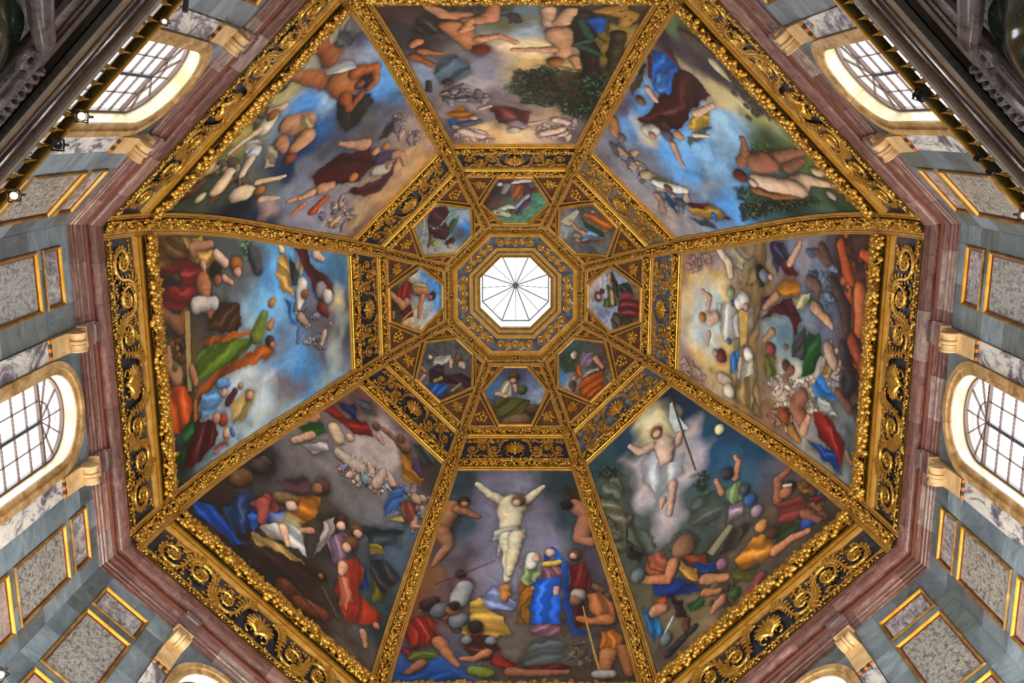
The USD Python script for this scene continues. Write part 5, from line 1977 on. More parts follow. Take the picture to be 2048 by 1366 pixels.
def spiral_scroll(cx, cy, Rr, sg, turns=1.35, start=math.pi, hgt=.10):
    """a stem that curls in on itself with acanthus leaves outside; returns (stem and leaves, rosette)"""
    n = 46; t = np.linspace(0, 1, n); ph = start + sg*2*math.pi*turns*t; r = Rr*(1-.70*t**.85)
    P = np.stack([cx+r*np.cos(ph), cy+r*np.sin(ph), hgt*(.45+.25*t)], 1)
    g = [tube(P, Rr*.115*(1-.45*t), 6)]
    m = 13; q = np.linspace(.03, .60, m); ph = start+sg*2*math.pi*turns*q; r = Rr*(1-.70*q**.85)
    g.append(place(LEAF, cx+(r+.02*Rr)*np.cos(ph), cy+(r+.02*Rr)*np.sin(ph), np.full(m, hgt*.3), Rr*.46*(1-.5*q), ph+sg*.95, .75, np.full(m, .22)))
    g.append(place(LEAF, cx+(r+.06*Rr)*np.cos(ph+sg*.12), cy+(r+.06*Rr)*np.sin(ph+sg*.12), np.full(m, hgt*.2), Rr*.26*(1-.5*q), ph+sg*.35, .75, np.full(m, .1)))
    q = np.linspace(.05, .8, 11); ph = start+sg*2*math.pi*turns*q; r = Rr*(1-.70*q**.85)
    g.append(place(LEAF, cx+(r-.03*Rr)*np.cos(ph), cy+(r-.03*Rr)*np.sin(ph), np.full(11, hgt*.35), Rr*.24*(1-.4*q), ph+sg*2.4, .8, np.full(11, .15)))
    ro = [place(FLOWER, np.array([cx]), np.array([cy]), np.array([hgt*.6]), Rr*.30, .3, 1.0)]
    a = np.arange(8)*2*math.pi/8; ro.append(place(LEAF, cx+.12*Rr*np.cos(a), cy+.12*Rr*np.sin(a), np.full(8, hgt*.3), np.full(8, Rr*.42), a+.25, .7, np.full(8, .1)))
    ro.append(place(FRUIT, cx+.30*Rr*np.cos(a), cy+.30*Rr*np.sin(a), np.full(8, hgt*.5), np.full(8, Rr*.07), a))
    return cat(g), cat(ro)
def acanthus_stem(p0, p1, p2, w, hgt, side):
    t = np.linspace(0, 1, 14)[:, None]; P = (1-t)**2*np.array(p0)+2*t*(1-t)*np.array(p1)+t*t*np.array(p2)
    d = np.gradient(P, axis=0); an = np.arctan2(d[:, 1], d[:, 0]); n = len(P)
    g = [tube(np.c_[P, np.full(n, hgt*.5)], w*np.linspace(.25, .42, n), 6)]
    for sg in (-1, 1): g.append(place(LEAF, P[1::2, 0], P[1::2, 1], np.full(n//2, hgt*.35), w*np.linspace(2.4, 1.5, n//2), an[1::2]+sg*.8, .75, np.full(n//2, .22)))
    return cat(g)
def palmette(cx, cy, r, hgt, up=1):
    g = []
    for i, a in enumerate(np.linspace(-1.9, 1.9, 11)):
        l = r*(1.0-.14*abs(a)); t = np.linspace(0, 1, 9)
        x = cx+l*np.sin(a)*t*(.5+.5*t); y = cy+up*(-.55*r+l*(.55+.6*np.cos(a))*t)
        g.append(tube(np.stack([x, y, hgt*(.3+.7*np.sin(t*2.6))], 1), r*(.035+.075*np.sin(np.pi*np.clip(t, .05, .95))), 6))
    for sg in (-1, 1):
        t = np.linspace(0, 1, 24); ph = -up*1.57+sg*up*5.5*t; rr = .30*r*(1-.7*t)
        g.append(tube(np.stack([cx+sg*.42*r+rr*np.cos(ph), cy-up*.55*r+rr*np.sin(ph)*1.0, np.full(24, hgt*.6)], 1), .05*r, 6))
    g.append(place(FRUIT, np.array([cx]), np.array([cy-up*.5*r]), np.array([hgt*.4]), r*.16, 0, 1))
    return cat(g)
def remap(mesh, fn): v, f = mesh; return fn(v[:, 0], v[:, 1], v[:, 2]), f

rng = np.random.default_rng(11)
GOLDS = ['gold']
# ---------------------------------------------------------------- ring garlands, frieze panels (per face)
def ring_unit(k, name, label, v_g0, v_g1, mold, fillet, base_d=.05, gm='gold', keep=.475):
    t = thing(name, label, 'moulding', group='gilt garland mouldings of the dome')
    obj('backing', ring_bar(k, [(v_g0, -.10), (v_g0, base_d), (v_g1, base_d), (v_g1, -.10)], keep), 'brass_and_shade', t)  # dark colour stands for shade in the gaps of the garland
    if mold:
        a, b = mold; w = b-a
        for lo, hi, d in ((0, .34, .10), (.34, .45, .05), (.45, .80, .14), (.80, 1.0, .08)):
            obj('moulding_strip', ring_bar(k, [(a+w*lo, -.1), (a+w*lo, d*.8), (a+w*(lo+hi)/2, d), (a+w*hi, d*.8), (a+w*hi, -.1)], keep), {.34: 'gold_flat', .45: 'brass_and_shade', .8: 'gold_bright', 1.0: 'gold_flat'}[hi], t)  # groove darkened and crest brightened to paint light and shade across the moulding
    if fillet:
        a, b = fillet; obj('fillet', ring_bar(k, [(a, -.1), (a, .05), (b, .05), (b, -.1)], keep), 'gold_worn', t)
    big = [] if v_g1-v_g0 > .7 else None
    L = 2*half((v_g0+v_g1)/2)-2*keep; g = garland(L, v_g1-v_g0, rng, 34.0 if big is None else 44.0, big=big)
    for q in (big or [])[:300]: obj('fruit', remap(q, lambda x, y, z: dome(k, x-L/2, (v_g0+v_g1)/2+y, base_d+z)), gm, t, smooth=60)
    obj('festoon', remap(g, lambda x, y, z: dome(k, x-L/2, (v_g0+v_g1)/2+y, base_d+z)), gm, t, smooth=40, kind='stuff')
    return t
def frieze(k, name, label, v0, v1, ground, nsp, keep, rows_off=.14, flip=1):
    v0, v1 = v0+.005, v1-.005
    t = thing(name, label, 'frieze panel', group='gilt scroll frieze panels'); vm = (v0+v1)/2; H = v1-v0; hw0, hw1 = half(v0, -.04)-keep, half(v1, -.04)-keep
    ss = np.linspace(-1, 1, 9); P = np.vstack([dome(k, ss*hw0, np.full(9, v0), -.04), dome(k, ss*hw1, np.full(9, v1), -.04), dome(k, ss*hw0, np.full(9, v0), -.10), dome(k, ss*hw1, np.full(9, v1), -.10)])
    q = [[i, i+1, 10+i, 9+i] for i in range(8)]+[[18+i, 19+i, 28+i, 27+i] for i in range(8)]; obj('ground', (P, np.array([[a[0], a[1], a[2]] for a in q]+[[a[0], a[2], a[3]] for a in q])), ground, t)
    fn = lambda x, y, z: dome(k, x, vm+flip*y, z-.04)
    L = min(hw0, hw1)-rows_off; c0 = .62*H; step = (L-c0)/nsp; Rr = min(.42*H, step*.47)
    obj('palmette', remap(palmette(0, .0, .50*H, .2), fn), 'gold', t, smooth=40)
    for sd in (-1, 1):
        for i in range(nsp):
            cx = sd*(c0+step*(i+.5)); sg = (1 if i % 2 == 0 else -1); cy = -sg*.06*H
            st, ro = spiral_scroll(cx, cy, Rr, sg*sd, start=(math.pi if sd > 0 else 0.0), hgt=.14)
            px = sd*(c0+step*(i-.5)) if i else sd*.25*H
            stem = acanthus_stem((px, sg*.40*H), (cx-sd*Rr*1.05, sg*.46*H), (cx-sd*Rr*.98, cy), Rr*.27, .14, sd)
            s = obj('scroll', remap(cat([st, stem]), fn), 'gold', t, smooth=40)
            obj('rosette', remap(ro, fn), 'gold', s, smooth=40)
            n = 16; xs = cx+rng.uniform(-.5, .5, n)*step; ys = rng.choice([-1, 1], n)*rng.uniform(.32, .40, n)*H
            obj('sprig', kind='stuff', m='gold', parent=t, smooth=40, mesh=remap(cat([place(LEAF, xs, ys, np.full(n, .03), np.full(n, .13*H), rng.uniform(0, 6, n), .6), place(FRUIT, xs+.05*H, ys*.96, np.full(n, .03), np.full(n, .030*H), 0*xs)]), fn))
    return t
POS = ['to the right of', 'to the lower right of', 'below', 'to the lower left of', 'to the left of', 'to the upper left of', 'above', 'to the upper right of']
for k in range(8):
    ring_unit(k, 'garland_moulding', 'outermost narrow gilt fruit garland beside the red cornice, '+POS[k]+' the oculus', .02, .32, None, (.32, .38), .04)
    frieze(k, 'scroll_frieze', 'wide outer dark frieze panel of gilt scrolls, '+POS[k]+' the oculus', .38, 1.97, 'lapis', 3, .52)
    ring_unit(k, 'garland_moulding', 'thick gilt fruit garland at the foot of the large fresco '+POS[k]+' the oculus', 2.50, 3.22, (1.985, 2.495), None, .10)
    ring_unit(k, 'garland_moulding', 'gilt garland heading the large fresco '+POS[k]+' the oculus', 15.665, 16.11, (15.42, 15.66), (16.115, 16.19), .06)
    frieze(k, 'scroll_frieze', 'narrow inner dark frieze panel of gilt scrolls, '+POS[k]+' the oculus', 16.2, 17.46, ['lapis_pale', 'lapis_pale', 'lapis', 'lapis', 'lapis', 'lapis', 'lapis', 'lapis_worn'][k], 3, .368, .06, flip=1)
    ring_unit(k, 'garland_moulding', 'slim gilt garland outside the small fresco '+POS[k]+' the oculus', 17.675, 18.06, (17.475, 17.67), (18.065, 18.165), .05, keep=.365)
    ring_unit(k, 'garland_moulding', 'slim gilt leaf band between key-pattern ring and small fresco '+POS[k]+' the oculus', 22.035, 22.24, None, (21.915, 22.03), .03, keep=.235)
# ---------------------------------------------------------------- ribs along the corners
CORN = ['lower of the two right ones', 'right of the two bottom ones', 'left of the two bottom ones', 'lower of the two left ones', 'upper of the two left ones', 'left of the two top ones', 'right of the two top ones', 'upper of the two right ones']
def rib(c, v0, v1, w_base, w_mold, label, n=44, gw=None):
    t = thing('dome_rib', label, 'rib', group='gilt ribs of the dome')
    for sd in (-1, 1):
        obj('rib_face', rib_bar(c, sd, [(0, -.10), (0, .06), (w_base*.96, .05), (w_base*.96, -.10)], v0, v1, n), 'gap_shade', t)
        w = w_mold-w_base
        for lo, hi, d in ((0, .34, .07), (.34, .48, .03), (.48, .74, .06), (.74, .82, .03), (.82, 1, .06)):
            obj('moulding_strip', rib_bar(c, sd, [(w_base+w*lo, -.1), (w_base+w*lo, d), (w_base+w*hi, d), (w_base+w*hi, -.1)], v0, v1, n), 'gold_flat' if d > .04 else 'brass', t)
    L = v1-v0; gw = gw or w_base*1.9; g = garland(L, gw, rng)
    obj('festoon', remap(g, lambda x, y, z: dome_corner(c, y*.95, v0+x, .09+z*.9)), 'gold', t, smooth=40, kind='stuff')
    return t
for c in range(8):
    rib(c, .02, 15.79, .24, .47, 'long gilt rib between large frescoes, '+CORN[c])
    rib(c, 15.81, 17.79, .18, .36, 'short gilt rib between inner friezes, '+CORN[c])
    rib(c, 17.81, 22.05, .11, .23, 'thin gilt rib between small frescoes, '+CORN[c])
# ---------------------------------------------------------------- frescoes: painted plaster, each its own picture
PIC = {}
cur = None
for L in PAINT.strip().split('\n'):
    if L[0] == '@': cur = PIC.setdefault(L[1:], [])
    else: cur.append(L.split())
def lin_a(h): return np.array(lin(h))
def paint(spec, S, V, seed):
    """colours of the picture at the points (S, V): ground tones blended between their spots, then brush masses one over another"""
    sh = S.shape; S, V = S.ravel(), V.ravel(); n3 = lambda sc, sd: np.stack([S*sc, V*sc, np.full(len(S), sd*7.3)], 1)
    big = max(np.ptp(S), np.ptp(V))/10.; wx = (meshkit.fbm(n3(1.1/big, 1), 4, seed)-.5)*1.1*big; wy = (meshkit.fbm(n3(1.1/big, 2), 4, seed+9)-.5)*1.1*big
    out = np.zeros((len(S), 3)); brush = meshkit.fbm(n3(5/big, 3), 4, seed+3); ex = (meshkit.fbm(n3(4/big, 4), 3, seed+5)-.5)*.16*big; ey = (meshkit.fbm(n3(4/big, 5), 3, seed+6)-.5)*.16*big
    fine = meshkit.fbm(n3(14/big, 6), 3, seed+8)
    for q in spec:
        if q[0] == 'b':
            A = [(float(a)/100, float(b)/100, lin_a(c)) for a, b, c in (z.split(',') for z in q[1:])]
            wsum = 0
            for a, b, c in A:
                w = 1/((S+wx-a)**2+(V+wy-b)**2+.02*big*big)**1.7; wsum = wsum+w; out += w[:, None]*c
            out /= wsum[:, None]; cl = meshkit.fbm(np.stack([(S+wx)*1.7/big, (V+wy)*1.7/big, np.full(len(S), seed*1.3)], 1), 4, seed+31); out *= np.clip(.30+1.4*cl, .35, 1.5)[:, None]; continue
        col = lin_a(q[1]); pts = np.array([[float(x) for x in z.split(',')] for z in q[2:]])/100
        pad = pts[:, 2].max()*1.6 if q[0] == 's' else .35*big
        x0, y0 = pts[:, :2].min(0)-pad-.1*big; x1, y1 = pts[:, :2].max(0)+pad+.1*big
        I = np.nonzero((S > x0) & (S < x1) & (V > y0) & (V < y1))[0]
        if not len(I): continue
        seed2 = seed+int(abs(pts[0, 0]*37+pts[0, 1]*91)) % 97
        if q[0] == 's':
            pts[:, 2] *= np.where(pts[:, 2] > .06*big/1.24, 1.18, 1.0); P = pts if len(pts) > 1 else np.vstack([pts, pts+[.001, 0, 0]]); rm = P[:, 2].mean()
            loc = lambda f, sd_: meshkit.fbm(np.stack([S[I]*f/rm, V[I]*f/rm, np.full(len(I), sd_*3.1)], 1), 3, seed2)-.5
            X = S[I]+loc(.8, 1)*.5*rm; Y = V[I]+loc(.8, 2)*.5*rm; best = np.full(len(I), 9e9); cross = np.zeros(len(I)); along = np.zeros(len(I)); acc = 0
            for a, b in zip(P[:-1], P[1:]):
                d = b-a; L2 = d[0]**2+d[1]**2+1e-9; t = np.clip(((X-a[0])*d[0]+(Y-a[1])*d[1])/L2, 0, 1); ln = math.sqrt(L2)
                dx, dy = X-a[0]-t*d[0], Y-a[1]-t*d[1]; rr = a[2]+t*d[2]+1e-6; r = np.hypot(dx, dy)/(rr*(1+.07*np.sin((acc+t*ln)/rm*1.7)))
                up = r < best; best = np.where(up, r, best); cross = np.where(up, (dx*.6+dy*.8)/rr, cross); along = np.where(up, (acc+t*ln)/rm, along); acc += ln
            halo = np.clip(1.55-best, 0, .55)/.55; out[I] *= (1-.42*halo)[:, None]
            al = np.clip((1.0-best)/.22+.5, 0, 1); mus = .5+.5*np.sin(6.283*(2.2*loc(.9, 7)+.35*along)); shade = .92-.55*best**2+.60*cross+.45*loc(1.1, 4)+.18*mus+.06
        else:
            f1 = (1.5 if q[0] == 'c' else 3.2)/big; w3 = lambda sd_: meshkit.fbm(np.stack([S[I]*f1, V[I]*f1, np.full(len(I), sd_*3.1)], 1), 2 if q[0] == 'c' else 3, seed2)-.5
            amp = {'P': .30, 'p': .06, 'c': .8, 'f': .6, 'd': .6}[q[0]]*big; X = S[I]+w3(1)*amp; Y = V[I]+w3(2)*amp
            n = len(pts); ins = np.zeros(len(I), bool); dist = np.full(len(I), 9e9)
            for a, b in zip(pts, np.roll(pts, -1, 0)):
                with np.errstate(divide='ignore', invalid='ignore'):
                    ins ^= ((a[1] > Y) != (b[1] > Y)) & (X < (b[0]-a[0])*(Y-a[1])/(b[1]-a[1]+1e-12)+a[0])
                d = b-a; t = np.clip(((X-a[0])*d[0]+(Y-a[1])*d[1])/(d@d+1e-9), 0, 1); dist = np.minimum(dist, np.hypot(X-a[0]-t*d[0], Y-a[1]-t*d[1]))
            sd = np.where(ins, dist, -dist); soft = {'P': .06, 'p': .03, 'c': 1.0, 'f': .25, 'd': .3}[q[0]]*big*.6
            if q[0] in 'Pp': out[I] *= (1-.40*np.clip(1+sd/(.16*big), 0, 1))[:, None]
            al = np.clip(sd/soft+.5, 0, 1); ctr = pts.mean(0); U, Sg, Vt_ = np.linalg.svd(pts-ctr); ax = Vt_[0]; ac = Vt_[1]
            u, w = (X-ctr[0])*ax[0]+(Y-ctr[1])*ax[1], (X-ctr[0])*ac[0]+(Y-ctr[1])*ac[1]
            if q[0] == 'P':
                sz = np.sqrt(max(1e-6, np.ptp(w)*np.ptp(u)))
                wv = w/sz+.16*np.sin(u*2.6/sz+seed2)+.07*np.sin(u*5.3/sz+2*seed2)
                low = meshkit.fbm(np.stack([w*1.6/sz, u*1.1/sz, np.full(len(u), seed2*1.7)], 1), 3, seed2); amp2 = meshkit.noise(np.stack([w*2.3/sz, u*1.6/sz, np.full(len(u), seed2*.9)], 1), seed2+3)
                ph = wv*4.2+1.7*low; fold = (.5+.5*np.sin(6.283*ph))**1.4; fold2 = (.5+.5*np.sin(6.283*(ph*2.3+.8*amp2)))**1.6
                rim = np.clip(sd/(.14*sz), 0, 1); shade = (.30+.95*fold*(.35+.8*amp2)+.45*fold2*(1.1-amp2))*(.60+.45*rim)*(1+.45*((X-ctr[0])*.6+(Y-ctr[1])*.8)/sz)+.10
            elif q[0] == 'c': al = al*.85; shade = .55+.95*meshkit.fbm(np.stack([X*1.6/big, Y*1.6/big, np.full(len(X), 3.+seed)], 1), 4, seed+2)
            elif q[0] == 'f': al = al*.92; shade = .45+2.6*np.clip(fine[I]-.45, 0, 1)*(.5+brush[I])*2
            elif q[0] == 'd': al = al*np.clip((fine[I]-.58)*16, 0, 1); shade = .8+.5*(brush[I]-.5)
            else: shade = .9+.3*(brush[I]-.5)
        c = col*np.clip(shade, .10, 1.75)[:, None]+.10*np.clip(shade-1.05, 0, 1)[:, None]; out[I] = out[I]*(1-al[:, None])+c*al[:, None]
    hue = meshkit.fbm(n3(3.1/big, 11), 3, seed+21)-.5; out = out*np.stack([1+.35*hue, 1+0*hue, 1-.45*hue], 1)*(.90+.20*fine+.2*(brush-.5))[:, None]; out = 1.12*out**1.1
    return np.clip(out*PGAIN, 0, .95).reshape(sh+(3,))
BIG_LABEL = ['large fresco of pale golden glory over crowds and red-brown bodies, right of the oculus', 'large night-blue fresco, pale glowing figure above rocks, lower right of the oculus',
    'large slate-grey fresco, pale raised-arm figure above a blue robe, below the oculus', 'large dark stable fresco with straw and red-robed figure, lower left of the oculus',
    'large sky-blue fresco with green robe and brown altar, left of the oculus', 'large fresco of dark blue sea and brown giant, upper left of the oculus',
    'large upside-down garden fresco with dark tree and yellow sky, above the oculus', 'large bright blue sky fresco with maroon cloak, upper right of the oculus']
def grid_mesh(nu, nv):
    i = np.arange(nv-1)[:, None]*nu; j = np.arange(nu-1)[None]; q = np.stack([i+j, i+j+1, i+nu+j+1, i+nu+j], -1).reshape(-1, 4)
    return np.vstack([q[:, [0, 1, 2]], q[:, [0, 2, 3]]])
KEY = ['E', 'SE', 'S', 'SW', 'W', 'NW', 'N', 'NE']
NU, NV = 300, 300
for k in range(8):
    u, v = np.meshgrid(np.linspace(-1, 1, NU), np.linspace(3.226, 15.414, NV)); s = u*(half(v)-.474)
    t = thing('fresco', BIG_LABEL[k], 'fresco', group='large frescoes of the dome')
    obj('painted_plaster', (dome(k, s, v, .0).reshape(-1, 3), grid_mesh(NU, NV)), 'painting', t, smooth=True, color=paint(PIC[KEY[k]], s, v, 40+k).reshape(-1, 3))
SMALL = ['woman in green and dark red', 'old man in orange with an ox', 'man in white shirt and green robe', 'white angel and man in purple', 'bare-chested man in a red robe', 'man in maroon with a harp', 'violet-robed man before red cloth', 'man in orange with pale tablets']
HEX = [(-.84, 18.25), (.84, 18.25), (1.73, 20.33), (.64, 21.83), (-.64, 21.83), (-1.73, 20.33)]
MOT = 0
for k in range(8):
    fn = lambda x, y, z, k=k: dome(k, x, y, z)
    t = thing('small_fresco', 'small fresco of '+SMALL[k]+', '+POS[k].replace('to the', '').strip()+' the oculus', 'fresco', group='small frescoes round the oculus')
    n = 110; tt, xx = np.meshgrid(np.linspace(0, 1, n), np.linspace(-1, 1, n), indexing='ij'); v = 18.25+tt*(21.83-18.25)
    w = np.interp(v, [18.25, 20.33, 21.83], [.84, 1.73, .64]); s = xx*w
    obj('painted_plaster', (dome(k, s, v, 0).reshape(-1, 3), grid_mesh(n, n)), 'painting', t, smooth=True, color=paint(PIC[KEY[k].lower()], s, v, 70+k).reshape(-1, 3))
    for pc in flat_bar(fn, HEX, .15, hgt=.09): obj('frame_moulding', pc, 'gold_flat', t)
    for pc in flat_bar(fn, [(x*.99, 20.1+(y-20.1)*.99) for x, y in HEX], .05, hgt=.13): obj('frame_bead', pc, 'gold_bright', t)
    for sg in (-1, 1):
        for lo in (0, 1):
            mg = .27
            if lo == 0: tri = [(sg*1.01, 18.215), (sg*(half(18.215)-mg), 18.215), (sg*(half(20.05)-mg), 20.0)]
            else: tri = [(sg*.80, 21.87), (sg*(half(21.87)-mg), 21.87), (sg*(half(20.6)-mg), 20.68)]
            tri = np.array(tri); c = tri.mean(0)
            rp = thing('relief_panel', 'brown gilt-relief triangle, %s %s corner of small fresco %s oculus' % (('large outer', 'small inner')[lo], ('clockwise' if sg > 0 else 'anticlockwise'), POS[k].replace('the ', '')), 'relief panel', group='triangular relief panels')
            pts = np.vstack([tri+(0, 0), ]); V = np.vstack([dome(k, tri[:, 0], tri[:, 1], -.03), dome(k, tri[:, 0], tri[:, 1], -.09)])
            obj('field', (V, np.array([[0, 1, 2], [3, 5, 4], [0, 3, 4], [0, 4, 1], [1, 4, 5], [1, 5, 2], [2, 5, 3], [2, 3, 0]])), 'brown_field', rp)
            for pc in flat_bar(fn, tri, .07, hgt=.05): obj('frame_moulding', pc, 'gold_flat', rp)
            sz = .44 if lo == 0 else .25; m = MOT % 6; MOT += 1; gx = []; a = rng.uniform(0, 3)
            bar = lambda ang, l, r: tube(np.array([[c[0]-l*math.cos(ang), c[1]-l*math.sin(ang), .03], [c[0], c[1], .05], [c[0]+l*math.cos(ang), c[1]+l*math.sin(ang), .03]]), [r*.6, r, r*.5], 6)
            if m in (0, 2): gx += [bar(a, sz, .035), bar(a+1.3, sz*.9, .03)]
            if m in (1, 4):
                th = np.linspace(0, 2*math.pi, 22); gx.append(tube(np.stack([c[0]+sz*.6*np.cos(th), c[1]+sz*.6*np.sin(th), np.full(22, .03)], 1), .032, 6)); gx.append(bar(a, sz*.9, .028))
            q = 9 if lo == 0 else 5; aa = np.arange(q)*2.399; rr = sz*.75*np.sqrt((np.arange(q)+.4)/q)
            if m in (0, 3, 5, 2): gx.append(place(LEAF, c[0]+.3*rr*np.cos(aa), c[1]+.3*rr*np.sin(aa), np.full(q, .02), np.full(q, sz*.62), aa, .7, np.full(q, .1)))
            if m in (2, 3, 4): gx.append(place(FRUIT, c[0]+rr*np.cos(aa), c[1]+rr*np.sin(aa), np.full(q, .02), np.full(q, sz*.17), aa))
            if m == 5: gx.append(place(FLOWER, c[:1], c[1:], np.array([.03]), sz*.5, .2, .8))
            if m in (1, 3): gx += [bar(a+.8, sz*.8, .04)]
            obj('trophy', remap(cat(gx), lambda x, y, z: dome(k, x, y, z-.02)), 'gold', rp, smooth=40)
# ---------------------------------------------------------------- rings about the oculus
AH = lambda a: 51.76+(3.5-a)*.565
def oring(k, a0, a1, d, sink=.08, off=0.0):
    """a flat ring between apothems a0 > a1 on face k, d proud (downwards)"""
    prof = [(a0, AH(a0)+sink), (a0, AH(a0)-d), (a1, AH(a1)-d), (a1, AH(a1)+sink)]
    return sweep_s(k, prof, lambda a, h: (-a*T8+off, a*T8-off))
def onflat(k, x, y, z): a = np.asarray(y); return wallpt(k, x, AH(a)-z, a)   # x along the side, y = apothem, z proud
rings = [('ornate_band', 3.62, 3.50, .06, 'gold_flat'), ('meander_ground', 3.50, 3.29, .015, 'meander_dark'), ('plain_band', 3.29, 3.19, .06, 'gold_bright'), ('plain_band', 3.19, 3.07, .04, 'gold_flat'),
         ('palmette_ground', 3.07, 2.47, .0, 'lapis_pale'), ('plain_band', 2.47, 2.32, .07, 'gold_flat'), ('plain_band', 2.32, 2.27, .045, 'gold_worn'), ('bead_ground', 2.27, 2.19, .03, 'meander_dark'), ('plain_band', 2.19, 2.02, .075, 'gold_worn'), ('rim', 2.02, 1.895, .10, 'brass')]
mr = thing('meander_ring', 'eight-sided ring of gilt Greek key pattern on black around the oculus', 'meander frieze')
pr = thing('palmette_ring', 'eight-sided blue-grey ring with gilt palmettes around the oculus', 'palmette frieze')
lr = thing('lantern_moulding', 'innermost gilded octagonal moulding with beads framing the skylight', 'moulding')
for k in range(8):
    for nm, a0, a1, d, mt in rings:
        obj(nm, oring(k, a0, a1, d), mt, mr if a0 > 3.06 and a1 > 3.05 else pr if nm == 'palmette_ground' else lr)
    W = 3.40*T8*2; n = 10; u = (W-.18-.20)/n        # Greek key: one mesh per side half
    for hf in (-1, 1):
        bars = []
        m = 5; u = (W/2-.22)/m
        for i in range(m):
            x = hf*(.13+u*i) if hf > 0 else -(W/2)+.09+u*i
            b, tk = .17, .018
            X = lambda q: x+q*u
            for x0, x1, y0, y1 in ((0, 1, 0, .18), (.0, .18, 0, 1), (.0, .80, .82, 1), (.62, .80, .38, 1), (.36, .80, .38, .56)):
                q0, q1, r0, r1 = X(x0), X(x1), 3.31+.17*y0, 3.31+.17*y1
                V = np.vstack([onflat(k, np.array([q0, q1, q1, q0]), np.array([r0, r0, r1, r1]), .03), onflat(k, np.array([q0, q1, q1, q0]), np.array([r0, r0, r1, r1]), .0)])
                bars.append((V, np.array([[0, 1, 2], [0, 2, 3], [0, 4, 5], [0, 5, 1], [1, 5, 6], [1, 6, 2], [2, 6, 7], [2, 7, 3], [3, 7, 4], [3, 4, 0]])))
        obj('key_pattern', cat(bars), 'gold_bright', mr)
    for x in (0, 3.40*T8-.03):
        obj('rosette', remap(place(FLOWER, np.array([x]), np.array([3.395]), np.array([.02]), .085, .2, .8), lambda a, b, c: onflat(k, a, b, c)), 'gold', mr, smooth=40)
    for x in (-.78, 0, .78):
        th = np.linspace(0, 2*math.pi, 26); g = [tube(np.stack([x+.19*np.cos(th), 2.78+.20*np.sin(th), np.full(26, .02)], 1), .027, 5)]
        for a in np.linspace(-1.2, 1.2, 7): t = np.linspace(0, 1, 6); g.append(tube(np.stack([x+.17*np.sin(a)*t, 2.88-.22*t*np.cos(a*.7), .02+.02*np.sin(t*3)], 1),   .012+.02*t, 5))
        obj('palmette', remap(cat(g), lambda a, b, c: onflat(k, a, b, c)), 'gold_bright', pr, smooth=40)
    for x in (-.39, .39, -1.1, 1.1):
        g = [place(LEAF, np.full(6, x), np.full(6, 2.76), np.full(6, .01), np.full(6, .22), np.arange(6)*1.047+.3, .6), place(FRUIT, np.array([x]), np.array([2.76]), np.array([.02]), .05, 0)]
        t = np.linspace(0, 1, 10); g.append(tube(np.stack([x+.36*(t-.5), 2.98-.05*np.sin(t*6.28), np.full(10, .015)], 1), .02, 5))
        if abs(x) < 2.6*T8: obj('sprig', remap(cat(g), lambda a, b, c: onflat(k, a, b, c)), 'gold', pr, smooth=40)
    nb = 26; x = (np.arange(nb)-(nb-1)/2)*(2*2.23*T8/nb)
    obj('bead_row', remap(place(FRUIT, x, np.full(nb, 2.23), np.full(nb, .03), np.full(nb, .028), 0*x), lambda a, b, c: onflat(k, a, b, c)), 'gold', lr, smooth=40)
    g = garland(2*3.56*T8-.1, .13, rng, 60); obj('leaf_band', remap(g, lambda a, b, c: onflat(k, a-3.56*T8+.05, 3.56+b, .05+c)), 'gold', mr, smooth=40, kind='stuff')
# lantern shaft and glass roof
lw = thing('window_9', 'octagonal glass skylight of the lantern with thin dark spokes, at the centre of the dome', 'skylight', kind='structure')
LT = 54.15
for k in range(8):
    obj('shaft_wall', sweep_s(k, [(1.895, 52.6), (2.1, 52.6), (2.1, LT), (1.87, LT), (1.87, 53.6), (1.895, 53.5)], lambda a, h: (-a*T8, a*T8)), 'lantern_white', lw)
    obj('sill_strip', sweep_s(k, [(1.80, LT), (2.1, LT), (2.1, LT+.05), (1.80, LT+.05)], lambda a, h: (-a*T8, a*T8)), 'lead_grey', lw)
    V = np.vstack([wallpt(k, np.array([-1.95*T8, 1.95*T8]), LT+.06, 1.95), [[0, 0, 55.2+EYE]]]); V = np.vstack([V, V+[0, 0, .01]])
    obj('glass_pane', (V, np.array([[0, 1, 2], [3, 5, 4], [0, 3, 4], [0, 4, 1], [1, 4, 5], [1, 5, 2], [2, 5, 3], [2, 3, 0]])), 'pane', lw)
    for a, r in ((k*math.pi/4+PI8, .040), (k*math.pi/4, .024)):
        R0 = 1.95/math.cos(PI8) if r > .03 else 1.95
        obj('spoke', tube(np.array([[R0*math.cos(a), R0*math.sin(a), LT+.03+EYE], [0, 0, 55.15+EYE]]), r, 6), 'iron_dark', lw)
obj('hub', frame_to(lathe([(0, -.08), (.09, -.06), (.11, 0), (.08, .08), (0, .1)], 14), (0, 0, 55.12+EYE), (1, 0, 0), (0, 1, 0), (0, 0, 1)), 'iron_dark', lw)
obj('finial_disc', frame_to(lathe([(0, 0), (.42, .02), (.5, .06), (.46, .12), (0, .16)], 28), (0, 0, 57.6+EYE), (1, 0, 0), (0, 1, 0), (0, 0, 1)), 'frosted', lw)
obj('finial_stem', frame_to(lathe([(0, 0), (.03, 0), (.03, 2.45), (0, 2.45)], 8), (0, 0, 55.2+EYE), (1, 0, 0), (0, 1, 0), (0, 0, 1)), 'lead_grey', lw)
